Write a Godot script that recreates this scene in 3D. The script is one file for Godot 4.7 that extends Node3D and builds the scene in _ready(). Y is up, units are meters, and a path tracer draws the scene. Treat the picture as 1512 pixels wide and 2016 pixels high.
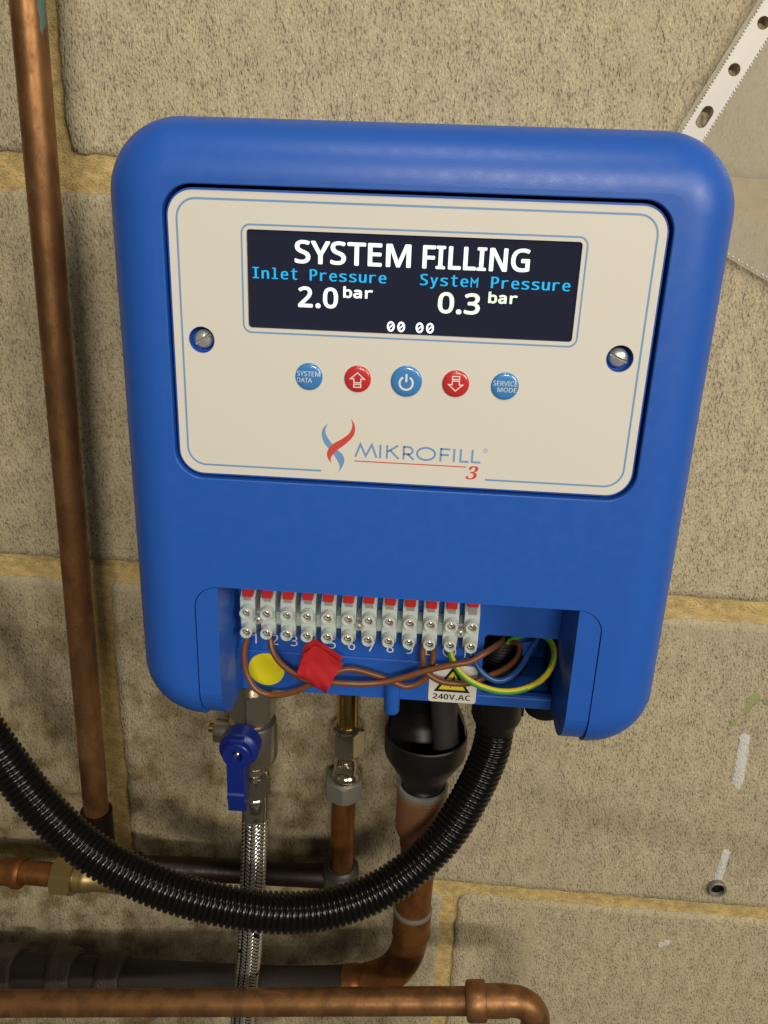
extends Node3D
# All shapes are written in millimetres: x across the wall (0 = middle of the blue unit), y up, z out of the wall (0 = face of the blocks).
const MM := 0.001
var XF := Transform3D()
var SG := 1
var M := {}
var rng := RandomNumberGenerator.new()
var used := {}

# ---------------------------------------------------------------- nodes
func numbered(n: String, parent: Node) -> String:
	var k := str(parent.get_instance_id()) + n
	used[k] = used.get(k, -1) + 1
	return n if used[k] == 0 else "%s_%03d" % [n, used[k]]

func tag(o: Node, label: String, category := "", group := "", kind := ""):
	if label: o.set_meta("label", label)
	if category: o.set_meta("category", category)
	if group: o.set_meta("group", group)
	if kind: o.set_meta("kind", kind)
	return o

func thing(called: String, label: String, category: String, at: Vector3, group := "") -> Node3D:
	var o := Node3D.new()
	o.name = numbered(called, self)
	add_child(o, true)
	o.position = at * MM
	return tag(o, label, category, group)

# a shape (written in the wall's millimetres) as one named mesh
func part(called: String, st: SurfaceTool, m: Material, parent: Node3D = self, label := "") -> MeshInstance3D:
	st.generate_normals()
	var o := MeshInstance3D.new()
	o.mesh = st.commit()
	o.mesh.surface_set_material(0, m)
	o.name = numbered(called, parent)
	parent.add_child(o, true)
	if parent.get_parent() == self: o.position = -parent.position
	if label: o.set_meta("label", label)
	return o

func part2(called: String, sts: Array, ms: Array, parent: Node3D) -> MeshInstance3D:
	var am := ArrayMesh.new()
	for i in sts.size():
		sts[i].generate_normals()
		sts[i].commit(am)
		am.surface_set_material(i, ms[i])
	var o := MeshInstance3D.new()
	o.mesh = am
	o.name = numbered(called, parent)
	parent.add_child(o, true)
	if parent.get_parent() == self: o.position = -parent.position
	return o

# ---------------------------------------------------------------- shapes
func mb() -> SurfaceTool:
	var st := SurfaceTool.new()
	st.begin(Mesh.PRIMITIVE_TRIANGLES)
	st.set_smooth_group(-1)
	return st

func group() -> int:
	SG += 1
	return SG

func tri(st: SurfaceTool, a: Vector3, b: Vector3, c: Vector3):   # counter-clockwise seen from outside
	st.add_vertex((XF * a) * MM); st.add_vertex((XF * c) * MM); st.add_vertex((XF * b) * MM)

func quad(st: SurfaceTool, a: Vector3, b: Vector3, c: Vector3, d: Vector3):
	tri(st, a, b, c); tri(st, a, c, d)

func v3(p: Vector2, z: float) -> Vector3:
	return Vector3(p.x, p.y, z)

func rrect(x0: float, x1: float, y0: float, y1: float, r: float, inset := 0.0, n := 8) -> PackedVector2Array:
	var out := PackedVector2Array()
	x0 += inset; x1 -= inset; y0 += inset; y1 -= inset
	r = maxf(r - inset, 0.02)
	var cs := [Vector2(x1 - r, y0 + r), Vector2(x1 - r, y1 - r), Vector2(x0 + r, y1 - r), Vector2(x0 + r, y0 + r)]
	for k in 4:
		for i in n + 1:
			var a := -PI / 2 + k * PI / 2 + i * PI / 2 / n
			out.append(cs[k] + Vector2(cos(a), sin(a)) * r)
	return out

func circle(c: Vector2, r: float, n := 32) -> PackedVector2Array:
	var out := PackedVector2Array()
	for i in n: out.append(c + Vector2(cos(i * TAU / n), sin(i * TAU / n)) * r)
	return out

func area(p: PackedVector2Array) -> float:
	var s := 0.0
	for i in p.size(): s += p[i].cross(p[(i + 1) % p.size()])
	return s / 2

func face(st: SurfaceTool, poly: PackedVector2Array, z: float, back := false):
	var idx := Geometry2D.triangulate_polygon(poly)
	for i in range(0, idx.size(), 3):
		var a := poly[idx[i]]; var b := poly[idx[i + 1]]; var c := poly[idx[i + 2]]
		if ((b - a).cross(c - a) < 0) != back:
			var t := b; b = c; c = t
		tri(st, v3(a, z), v3(b, z), v3(c, z))

# a flat face with holes: cut into upright strips so that every hole crosses a cut
func plate(st: SurfaceTool, outline: PackedVector2Array, holes: Array, cuts: Array, z: float):
	for i in cuts.size() - 1:
		var strip := PackedVector2Array([Vector2(cuts[i], -2000), Vector2(cuts[i + 1], -2000), Vector2(cuts[i + 1], 2000), Vector2(cuts[i], 2000)])
		var ps := Geometry2D.intersect_polygons(outline, strip)
		for h in holes:
			var np: Array[PackedVector2Array] = []
			for p in ps: np.append_array(Geometry2D.clip_polygons(p, h))
			ps = np
		for p in ps: face(st, p, z)

func ringwall(st: SurfaceTool, a: PackedVector2Array, za: float, b: PackedVector2Array, zb: float, inward := false):   # a in front, b behind
	for i in a.size():
		var j := (i + 1) % a.size()
		if inward: quad(st, v3(a[i], za), v3(a[j], za), v3(b[j], zb), v3(b[i], zb))
		else: quad(st, v3(a[i], za), v3(b[i], zb), v3(b[j], zb), v3(a[j], za))

func prism(st: SurfaceTool, poly: PackedVector2Array, zb: float, zf: float):
	if area(poly) < 0: poly.reverse()
	face(st, poly, zf); ringwall(st, poly, zf, poly, zb)

func rprism(st: SurfaceTool, x0: float, x1: float, y0: float, y1: float, r: float, zb: float, zf: float, bev := 0.3, n := 4):
	var o := rrect(x0, x1, y0, y1, r, 0, n)
	var i := rrect(x0, x1, y0, y1, r, bev, n)
	face(st, i, zf); ringwall(st, i, zf, o, zf - bev); ringwall(st, o, zf - bev, o, zb); face(st, o, zb, true)

# turned about the local y axis; profile [r, y] from top to bottom on the outside
func lathe(st: SurfaceTool, prof: Array, seg := 32, a0 := -PI, a1 := PI):
	st.set_smooth_group(group())
	for i in prof.size() - 1:
		var p := Vector2(prof[i][0], prof[i][1]); var q := Vector2(prof[i + 1][0], prof[i + 1][1])
		if i > 0:
			var o := Vector2(prof[i - 1][0], prof[i - 1][1])
			if absf((p - o).angle_to(q - p)) > 0.62: st.set_smooth_group(group())
		for k in seg:
			var s := a0 + (a1 - a0) * k / seg; var e := a0 + (a1 - a0) * (k + 1) / seg
			var S := Vector3(sin(s), 0, cos(s)); var E := Vector3(sin(e), 0, cos(e))
			var Y := Vector3.UP
			if p.x < 1e-5: tri(st, Y * p.y, S * q.x + Y * q.y, E * q.x + Y * q.y)
			elif q.x < 1e-5: tri(st, S * p.x + Y * p.y, Y * q.y, E * p.x + Y * p.y)
			else: quad(st, S * p.x + Y * p.y, S * q.x + Y * q.y, E * q.x + Y * q.y, E * p.x + Y * p.y)
	st.set_smooth_group(-1)

func hexnut(st: SurfaceTool, ap: float, y1: float, y0: float, turn := 0.0):
	var n := 48
	var h := func(i): 
		var a := fposmod(i * TAU / n + turn + PI / 6, PI / 3) - PI / 6
		return ap / cos(a)
	var rc := ap * 1.0
	for i in n:
		var a: float = i * TAU / n; var b: float = (i + 1) * TAU / n
		var S := Vector3(sin(a), 0, cos(a)); var E := Vector3(sin(b), 0, cos(b))
		var ra: float = h.call(i); var rb: float = h.call(i + 1)
		var ca := (ra - rc) * 0.7 + 0.05; var cb := (rb - rc) * 0.7 + 0.05
		var U := Vector3.UP
		tri(st, U * y1, S * rc + U * y1, E * rc + U * y1)
		quad(st, S * rc + U * y1, S * ra + U * (y1 - ca), E * rb + U * (y1 - cb), E * rc + U * y1)
		quad(st, S * ra + U * (y1 - ca), S * ra + U * (y0 + ca), E * rb + U * (y0 + cb), E * rb + U * (y1 - cb))
		quad(st, S * ra + U * (y0 + ca), S * rc + U * y0, E * rc + U * y0, E * rb + U * (y0 + cb))
		tri(st, U * y0, E * rc + U * y0, S * rc + U * y0)

func spline(p: Array, per := 8) -> PackedVector3Array:
	var out := PackedVector3Array()
	for i in p.size() - 1:
		var a: Vector3 = p[maxi(i - 1, 0)]; var b: Vector3 = p[i]; var c: Vector3 = p[i + 1]; var d: Vector3 = p[mini(i + 2, p.size() - 1)]
		for k in per:
			out.append(b.cubic_interpolate(c, a, d, float(k) / per))
	out.append(p[-1])
	return out

func respace(p: PackedVector3Array, step: float) -> PackedVector3Array:
	var out := PackedVector3Array([p[0]])
	var left := step
	for i in p.size() - 1:
		var a := p[i]; var l := a.distance_to(p[i + 1]); var t := 0.0
		while l - t >= left:
			t += left; left = step
			out.append(a.lerp(p[i + 1], t / l))
		left -= l - t
	return out

func frames(p: PackedVector3Array) -> Array:   # [n, b] at every point
	var out := []
	var n := Vector3(0, 0, 1)
	for i in p.size():
		var t := (p[mini(i + 1, p.size() - 1)] - p[maxi(i - 1, 0)]).normalized()
		if i == 0 and absf(t.z) > 0.9: n = Vector3(1, 0, 0)
		n = (n - t * n.dot(t)).normalized()
		out.append([n, t.cross(n)])
	return out

func tube(st: SurfaceTool, p: PackedVector3Array, r, seg := 16, caps := true, colour = null):
	var f := frames(p)
	st.set_smooth_group(group())
	var rad := func(i: int) -> float: return r.call(i) if r is Callable else r
	for i in p.size() - 1:
		var r0: float = rad.call(i); var r1: float = rad.call(i + 1)
		for k in seg:
			var a := k * TAU / seg; var b := (k + 1) * TAU / seg
			if colour != null: st.set_color(colour.call(i, k))
			var A: Vector3 = p[i] + (f[i][0] * cos(a) + f[i][1] * sin(a)) * r0
			var B: Vector3 = p[i] + (f[i][0] * cos(b) + f[i][1] * sin(b)) * r0
			var C: Vector3 = p[i + 1] + (f[i + 1][0] * cos(b) + f[i + 1][1] * sin(b)) * r1
			var D: Vector3 = p[i + 1] + (f[i + 1][0] * cos(a) + f[i + 1][1] * sin(a)) * r1
			quad(st, A, B, C, D)
	if caps:
		for e in [0, p.size() - 1]:
			st.set_smooth_group(group())
			for k in seg:
				var a := k * TAU / seg; var b := (k + 1) * TAU / seg
				var A: Vector3 = p[e] + (f[e][0] * cos(a) + f[e][1] * sin(a)) * rad.call(e)
				var B: Vector3 = p[e] + (f[e][0] * cos(b) + f[e][1] * sin(b)) * rad.call(e)
				if e == 0: tri(st, p[e], B, A)
				else: tri(st, p[e], A, B)
	st.set_smooth_group(-1)

func at(x: float, y: float, z: float, b := Basis()) -> Transform3D:
	return Transform3D(b, Vector3(x, y, z))

func along(dir: Vector3) -> Basis:   # local y axis pointing along dir
	var y := dir.normalized()
	var x := y.cross(Vector3(0, 0, 1) if absf(y.z) < 0.9 else Vector3(0, 1, 0)).normalized()
	return Basis(x, y, x.cross(y))

# flat strokes of printing: an open or closed line of even width
func stroke(st: SurfaceTool, p: PackedVector2Array, w: float, z: float, closed := false):
	var n := p.size()
	var L := PackedVector2Array(); var R := PackedVector2Array()
	for i in n:
		var a := p[(i + n - 1) % n] if closed or i > 0 else p[i]
		var b := p[(i + 1) % n] if closed or i < n - 1 else p[i]
		var d1 := (p[i] - a).normalized() if a != p[i] else (b - p[i]).normalized()
		var d2 := (b - p[i]).normalized() if b != p[i] else d1
		var m := (d1.orthogonal() + d2.orthogonal()).normalized()
		var k := w / 2 / maxf(m.dot(d1.orthogonal()), 0.35)
		L.append(p[i] + m * k); R.append(p[i] - m * k)
	for i in (n if closed else n - 1):
		var j := (i + 1) % n
		var a := v3(L[i], z); var b := v3(L[j], z); var c := v3(R[j], z); var d := v3(R[i], z)
		if (L[j] - L[i]).cross(R[i] - L[i]) < 0: quad(st, a, d, c, b)
		else: quad(st, a, b, c, d)

func arc(c: Vector2, rx: float, ry: float, a0: float, a1: float, n := 24) -> PackedVector2Array:
	var out := PackedVector2Array()
	for i in n + 1:
		var a := deg_to_rad(a0 + (a1 - a0) * i / n)
		out.append(c + Vector2(cos(a) * rx, sin(a) * ry))
	return out

var fonts := {}
func font(which: String, weight := 400) -> SystemFont:
	var k := which + str(weight)
	if not fonts.has(k):
		var f := SystemFont.new()
		f.font_names = PackedStringArray([which]); f.font_weight = weight
		fonts[k] = f
	return fonts[k]

# lettering fitted into x0..x1, y0..y1 (the ink's own box); x1 < x0 keeps the letters' proportions. zf gives the height at a point
func text(st: SurfaceTool, s: String, f: Font, x0: float, x1: float, y0: float, y1: float, zf, slant := 0.0):
	var tm := TextMesh.new()
	tm.font = f; tm.text = s; tm.font_size = 72; tm.pixel_size = 0.01; tm.depth = 0.0; tm.curve_step = 0.8
	var arr: Array = tm.surface_get_arrays(0)
	var vs: PackedVector3Array = arr[Mesh.ARRAY_VERTEX]
	var idx: PackedInt32Array = arr[Mesh.ARRAY_INDEX] if arr[Mesh.ARRAY_INDEX] != null else PackedInt32Array(range(vs.size()))
	var lo := Vector2(1e9, 1e9); var hi := -lo
	for v in vs:
		lo = lo.min(Vector2(v.x, v.y)); hi = hi.max(Vector2(v.x, v.y))
	var sy := (y1 - y0) / (hi.y - lo.y)
	var sx := (x1 - x0) / (hi.x - lo.x) if x1 > x0 else sy
	for i in range(0, idx.size(), 3):
		var q := []
		for k in 3:
			var v := vs[idx[i + k]]
			var y := y0 + (v.y - lo.y) * sy
			var x := x0 + (v.x - lo.x) * sx + (y - y0) * slant
			q.append(Vector3(x, y, zf.call(x, y) if zf is Callable else zf))
		if (q[1] - q[0]).cross(q[2] - q[0]).z < 0: tri(st, q[0], q[2], q[1])
		else: tri(st, q[0], q[1], q[2])

# ---------------------------------------------------------------- materials
func lin(r: float, g: float, b: float, a := 1.0) -> Color:
	var c := Color(r, g, b).linear_to_srgb()
	c.a = a
	return c

func mat(called: String, c: Color, rough := 0.5, metal := 0.0) -> StandardMaterial3D:
	var m := StandardMaterial3D.new()
	m.resource_name = called; m.albedo_color = c; m.roughness = rough; m.metallic = metal
	M[called] = m
	return m

func noise(kind: int, freq: float, seed_: int, oct := 4) -> FastNoiseLite:
	var n := FastNoiseLite.new()
	n.noise_type = kind; n.frequency = freq; n.seed = seed_
	n.fractal_type = FastNoiseLite.FRACTAL_FBM if oct > 1 else FastNoiseLite.FRACTAL_NONE
	n.fractal_octaves = oct
	return n

func bytes(n: FastNoiseLite, w: int, h: int) -> PackedByteArray:
	return n.get_seamless_image(w, h).get_data()

func tex(d: PackedByteArray, w: int, h: int, fmt: int) -> ImageTexture:
	return ImageTexture.create_from_image(Image.create_from_data(w, h, false, fmt, d))

func tri_map(m: StandardMaterial3D, scale: Vector3):
	m.uv1_triplanar = true; m.uv1_scale = scale; m.uv1_triplanar_sharpness = 4.0

func make_materials():
	var W := 1024
	# concrete block: open gritty face with upright drag marks, pits and pale and dark grains
	var fine := bytes(noise(FastNoiseLite.TYPE_SIMPLEX_SMOOTH, 0.105, 11, 3), W, W)
	var grain_n := noise(FastNoiseLite.TYPE_CELLULAR, 0.075, 5, 1)
	grain_n.cellular_return_type = FastNoiseLite.RETURN_DISTANCE
	var grain := bytes(grain_n, W, W)
	var patch := bytes(noise(FastNoiseLite.TYPE_SIMPLEX_SMOOTH, 0.02, 23, 3), W, W)
	var spot := bytes(noise(FastNoiseLite.TYPE_SIMPLEX, 0.045, 77, 2), W, W)
	var grit := bytes(noise(FastNoiseLite.TYPE_SIMPLEX, 0.24, 51, 2), W, W)
	var hgt := PackedByteArray(); hgt.resize(W * W)
	var col := PackedByteArray(); col.resize(W * W * 3)
	for i in W * W:
		var f := fine[i] / 255.0; var g := grain[i] / 255.0; var p := patch[i] / 255.0; var s := spot[i] / 255.0
		var h := 0.34 * f + 0.30 * (1.0 - absf(2.0 * f - 1.0)) + 0.22 * (1.0 - g) + 0.26 * p
		var pit := smoothstep(0.37, 0.20, f * 0.75 + p * 0.25)
		h += 0.10 * (grit[i] / 255.0 - 0.5) - 0.16 * pit
		hgt[i] = int(clampf(h * 255.0, 0, 255))
		var t := 0.85 + 0.14 * f + 0.12 * (p - 0.5) - 0.06 * pit + 0.30 * (grit[i] / 255.0 - 0.5)
		var c := Color(0.775, 0.722, 0.60) * t
		if s > 0.86: c = c.lerp(Color(0.86, 0.80, 0.65), minf((s - 0.86) * 8.0, 0.8))
		elif s < 0.16: c = c.lerp(Color(0.42, 0.385, 0.35), minf((0.16 - s) * 5.0, 0.5))
		var k := i * 3
		col[k] = int(clampf(c.r * 255, 0, 255)); col[k + 1] = int(clampf(c.g * 255, 0, 255)); col[k + 2] = int(clampf(c.b * 255, 0, 255))
	var m := mat("concrete", Color.WHITE, 0.95)
	m.albedo_texture = tex(col, W, W, Image.FORMAT_RGB8); m.metallic_specular = 0.25
	m.heightmap_enabled = true; m.heightmap_texture = tex(hgt, W, W, Image.FORMAT_L8); m.heightmap_scale = 0.11
	m.vertex_color_use_as_albedo = true
	tri_map(m, Vector3(5.6, 2.4, 5.6)); m.uv1_world_triplanar = true
	# mortar: finer, yellow, smeared along the joint
	var mh := PackedByteArray(); mh.resize(W * W)
	var mc := PackedByteArray(); mc.resize(W * W * 3)
	for i in W * W:
		mh[i] = int(clampf(0.45 * fine[i] + 0.2 * patch[i] + 0.15 * spot[i] + 0.2 * grit[i], 0, 255))
		var t := 0.80 + 0.25 * patch[i] / 255.0 + 0.22 * (grit[i] / 255.0 - 0.5) + 0.12 * (fine[i] / 255.0 - 0.5)
		var c := Color(0.835, 0.73, 0.50) * t
		if spot[i] < 45: c = c.lerp(Color(0.55, 0.47, 0.34), 0.5)
		mc[i * 3] = int(clampf(c.r * 255, 0, 255)); mc[i * 3 + 1] = int(clampf(c.g * 255, 0, 255)); mc[i * 3 + 2] = int(clampf(c.b * 255, 0, 255))
	m = mat("mortar", Color.WHITE, 0.95)
	m.albedo_texture = tex(mc, W, W, Image.FORMAT_RGB8)
	m.metallic_specular = 0.2
	m.heightmap_enabled = true; m.heightmap_texture = tex(mh, W, W, Image.FORMAT_L8); m.heightmap_scale = 0.08
	m.vertex_color_use_as_albedo = true
	tri_map(m, Vector3(5.0, 7.0, 5.0)); m.uv1_world_triplanar = true
	# moulded blue plastic with a fine spark-eroded grain
	var P := 512
	var pg := bytes(noise(FastNoiseLite.TYPE_SIMPLEX, 0.16, 3, 2), P, P)
	var ptex := tex(pg, P, P, Image.FORMAT_L8)
	m = mat("blue_plastic", lin(0.019, 0.108, 0.50), 0.36)
	var smear := bytes(noise(FastNoiseLite.TYPE_SIMPLEX_SMOOTH, 0.012, 61, 5), P, P)
	for i in P * P: smear[i] = int(clampf(112.0 + (smear[i] - 128) * 0.14 + (pg[i] - 128) * 0.10, 0, 255))
	var smt := tex(smear, P, P, Image.FORMAT_L8)
	m.roughness = 0.92; m.roughness_texture = smt; m.roughness_texture_channel = BaseMaterial3D.TEXTURE_CHANNEL_RED
	m.heightmap_enabled = true; m.heightmap_texture = ptex; m.heightmap_scale = 0.0022
	tri_map(m, Vector3(18, 18, 18))
	m = mat("dark_blue_plastic", lin(0.008, 0.022, 0.17), 0.42)
	m = mat("fascia_film", lin(0.72, 0.69, 0.635), 0.55)
	m.metallic_specular = 0.35
	m.heightmap_enabled = true; m.heightmap_texture = ptex; m.heightmap_scale = 0.001
	tri_map(m, Vector3(20, 20, 20))
	mat("print_blue", lin(0.17, 0.33, 0.60), 0.5)
	mat("print_red", lin(0.62, 0.07, 0.055), 0.5)
	mat("print_white", lin(0.80, 0.78, 0.74), 0.5)
	mat("print_black", lin(0.012, 0.012, 0.012), 0.55)
	for k in [["button_blue", lin(0.05, 0.24, 0.60)], ["button_red", lin(0.58, 0.03, 0.035)]]:
		m = mat(k[0], k[1], 0.3); m.clearcoat_enabled = true; m.clearcoat = 1.0; m.clearcoat_roughness = 0.06
	m = mat("display_glass", lin(0.012, 0.013, 0.02), 0.06)
	m.emission_enabled = true; m.emission = lin(0.0065, 0.008, 0.020)
	for k in [["pixel_white", Color(1, 1, 0.98), 1.3], ["pixel_blue", Color(0.06, 0.76, 1.0), 0.95], ["pixel_warm", Color(0.93, 1.0, 0.86), 1.25]]:
		m = mat(k[0], Color.BLACK, 0.4); m.emission_enabled = true; m.emission = k[1]; m.emission_energy_multiplier = k[2]
	m = mat("terminal_plastic", lin(0.66, 0.64, 0.60), 0.32)
	m.subsurf_scatter_enabled = true; m.subsurf_scatter_strength = 0.45
	mat("zinc", lin(0.70, 0.69, 0.66), 0.28, 0.65)
	mat("steel", lin(0.78, 0.74, 0.66), 0.20, 1.0)
	m = mat("nickel", lin(0.52, 0.475, 0.39), 0.28, 0.93)
	mat("braid_steel", Color.WHITE, 0.27, 0.9)
	M.braid_steel.vertex_color_use_as_albedo = true
	mat("spout_grey", lin(0.040, 0.038, 0.036), 0.5)
	m = mat("chrome", lin(0.52, 0.47, 0.38), 0.15, 0.95)
	mat("dull_zinc", lin(0.27, 0.26, 0.235), 0.48, 0.55)
	mat("dark_fitting", lin(0.06, 0.056, 0.048), 0.45, 0.3)
	m = mat("brass", lin(0.60, 0.40, 0.12), 0.24, 1.0)
	mat("dull_brass", lin(0.34, 0.25, 0.10), 0.42, 0.8)
	mat("ferrule_red", lin(0.60, 0.028, 0.03), 0.38)
	m = mat("brown_insulation", lin(0.175, 0.062, 0.022), 0.36)
	mat("blue_insulation", lin(0.018, 0.065, 0.24), 0.34)
	m = mat("earth_insulation", Color.WHITE, 0.36); m.vertex_color_use_as_albedo = true
	m = mat("red_tape", lin(0.48, 0.018, 0.024), 0.48)
	m = mat("yellow_sticker", lin(0.86, 0.74, 0.012), 0.55)
	mat("label_white", lin(0.72, 0.69, 0.63), 0.5)
	mat("warning_yellow", lin(0.80, 0.66, 0.02), 0.5)
	m = mat("black_plastic", lin(0.007, 0.0068, 0.0065), 0.42)
	m = mat("black_conduit", lin(0.005, 0.0048, 0.0045), 0.20)
	m.metallic_specular = 0.4
	m = mat("valve_blue", lin(0.006, 0.020, 0.20), 0.36)
	for k in [["paint_white", lin(0.62, 0.60, 0.57)], ["paint_green", lin(0.30, 0.325, 0.15)]]:
		m = mat(k[0], k[1], 0.85)
		m.heightmap_enabled = true; m.heightmap_texture = M.concrete.heightmap_texture; m.heightmap_scale = 0.10
		tri_map(m, Vector3(4.8, 2.7, 4.8)); m.uv1_world_triplanar = true
	m = mat("pocket_white", lin(0.70, 0.665, 0.62), 0.4)
	m = mat("pocket_film", lin(0.60, 0.545, 0.42, 0.50), 0.16); m.transparency = BaseMaterial3D.TRANSPARENCY_ALPHA
	m = mat("solder", lin(0.20, 0.19, 0.165), 0.55, 0.4)
	# copper: tarnish in broad blotches and small flecks, duller where it is darker
	var blot := bytes(noise(FastNoiseLite.TYPE_SIMPLEX_SMOOTH, 0.014, 41, 5), P, P)
	var fleck := bytes(noise(FastNoiseLite.TYPE_SIMPLEX, 0.06, 19, 3), P, P)
	var cc := PackedByteArray(); cc.resize(P * P * 3)
	var cr := PackedByteArray(); cr.resize(P * P)
	for i in P * P:
		var b := blot[i] / 255.0; var f := fleck[i] / 255.0
		var c := Color(0.635, 0.49, 0.352).lerp(Color(0.50, 0.382, 0.272), smoothstep(0.30, 0.72, b))
		c = c.lerp(Color(0.36, 0.26, 0.18), smoothstep(0.78, 0.93, f) * 0.5)
		c = c.lerp(Color(0.80, 0.58, 0.44), smoothstep(0.24, 0.10, f) * 0.3)
		cc[i * 3] = int(c.r * 255); cc[i * 3 + 1] = int(c.g * 255); cc[i * 3 + 2] = int(c.b * 255)
		cr[i] = int(clampf((0.30 + 0.22 * b + 0.14 * f) * 255, 0, 255))
	var ct := tex(cc, P, P, Image.FORMAT_RGB8); var crt := tex(cr, P, P, Image.FORMAT_L8)
	for k in [["copper", Color(0.92, 0.86, 0.78), 0.72], ["copper_orange", Color(0.88, 0.75, 0.58), 0.68], ["copper_shaded", Color(0.22, 0.18, 0.15), 0.35]]:  # last tint has deep shade painted in, for the pipe run behind the conduit
		m = mat(k[0], k[1], 1.0, k[2])
		m.albedo_texture = ct; m.roughness_texture = crt; m.roughness_texture_channel = BaseMaterial3D.TEXTURE_CHANNEL_RED
		tri_map(m, Vector3(9, 4.5, 9))
	m = mat("copper_weathered", Color.WHITE, 0.62, 0.45); m.vertex_color_use_as_albedo = true
	m = mat("verdigris", lin(0.10, 0.17, 0.13), 0.9)
	m = mat("strap", lin(0.036, 0.026, 0.019), 0.6)
	m.heightmap_enabled = true; m.heightmap_texture = ptex; m.heightmap_scale = 0.04
	tri_map(m, Vector3(7, 7, 7))
	m = mat("black_pipe", lin(0.014, 0.010, 0.007), 0.7)  # near-black bumpy finish for the left stretch of the waste pipe
	m.heightmap_enabled = true; m.heightmap_texture = ptex; m.heightmap_scale = 0.03
	tri_map(m, Vector3(9, 9, 9))

# ---------------------------------------------------------------- start
func _ready():
	rng.seed = 7
	var cam := Camera3D.new()
	cam.name = "camera"
	cam.fov = 64.87
	cam.near = 0.01; cam.far = 50.0
	cam.position = Vector3(11.5, -6.8, 436.3) * MM
	cam.rotation = Vector3(deg_to_rad(-20.231), deg_to_rad(3.441), deg_to_rad(2.144))
	add_child(cam)
	var env := Environment.new()
	env.background_mode = Environment.BG_COLOR
	env.background_color = lin(0.06, 0.054, 0.043)
	env.tonemap_mode = Environment.TONE_MAPPER_LINEAR
	env.tonemap_exposure = 1.0
	env.sdfgi_enabled = true; env.ssao_enabled = true; env.ssil_enabled = true
	var we := WorldEnvironment.new()
	we.name = "environment"; we.environment = env
	add_child(we)
	# lamps of the plant room: one well to the right, one behind the photographer, a faint one nearly overhead
	lamp("ceiling_light_right", Vector3(1.70, 0.88, 1.90), Vector3(0.0, -0.15, 0.1), Vector2(1.2, 0.9), 3.9)
	lamp("ceiling_light_behind", Vector3(0.22, 0.72, 2.0), Vector3(0.0, -0.15, 0.1), Vector2(0.5, 0.10), 2.0)
	lamp("ceiling_light_above", Vector3(0.02, 1.25, 0.74), Vector3(0.0, -0.15, 0.05), Vector2(0.4, 0.08), 0.45)
	make_materials()
	build_wall()
	build_unit()
	build_terminals()
	build_wires()
	build_pipes()
	build_valves()
	build_conduit()
	build_pocket()
	build_wall_marks()

func lamp(called: String, where: Vector3, look: Vector3, size: Vector2, energy: float):
	var l := AreaLight3D.new()
	l.name = called
	l.area_size = size
	l.light_energy = energy
	l.light_color = lin(1.0, 0.925, 0.78)
	l.area_range = 8.0
	l.area_attenuation = 2.0
	l.shadow_enabled = true
	add_child(l)
	l.look_at_from_position(where, look, Vector3.UP)

# ---------------------------------------------------------------- the wall
var n_edge := noise(FastNoiseLite.TYPE_SIMPLEX_SMOOTH, 0.05, 2, 4)
var n_big := noise(FastNoiseLite.TYPE_SIMPLEX_SMOOTH, 0.012, 9, 4)
var n_mid := noise(FastNoiseLite.TYPE_SIMPLEX_SMOOTH, 0.045, 31, 3)

func stain(x: float, y: float) -> Color:  # block face tint: tone, dirt, salts and some painted-in shade
	var t := 1.0 + 0.10 * n_big.get_noise_2d(x, y)
	var c := Color(t, t, t)
	# dampness, dirt and painted-in shade below and left of the unit, with pale salts drying out on it
	var damp_and_shade := smoothstep(-170.0, -400.0, y + 0.15 * x) * smoothstep(50.0, -30.0, x)
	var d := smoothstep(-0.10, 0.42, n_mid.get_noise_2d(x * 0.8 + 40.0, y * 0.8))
	c = c.lerp(Color(0.37, 0.325, 0.24), damp_and_shade * (0.45 + 0.55 * d))
	var salt := smoothstep(0.16, 0.42, n_mid.get_noise_2d(x * 0.75 - 300.0, y * 0.40 + 90.0)) * damp_and_shade
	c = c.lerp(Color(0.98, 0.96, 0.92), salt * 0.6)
	# a faint darker run across the right-hand block
	var band := exp(-pow((y + 372.0 + 0.16 * (x - 130.0)) / 13.0, 2.0)) * smoothstep(70.0, 130.0, x)
	c = c.lerp(Color(0.72, 0.69, 0.62), band * (0.45 + 0.5 * absf(n_mid.get_noise_2d(x, y))))
	return c

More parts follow.
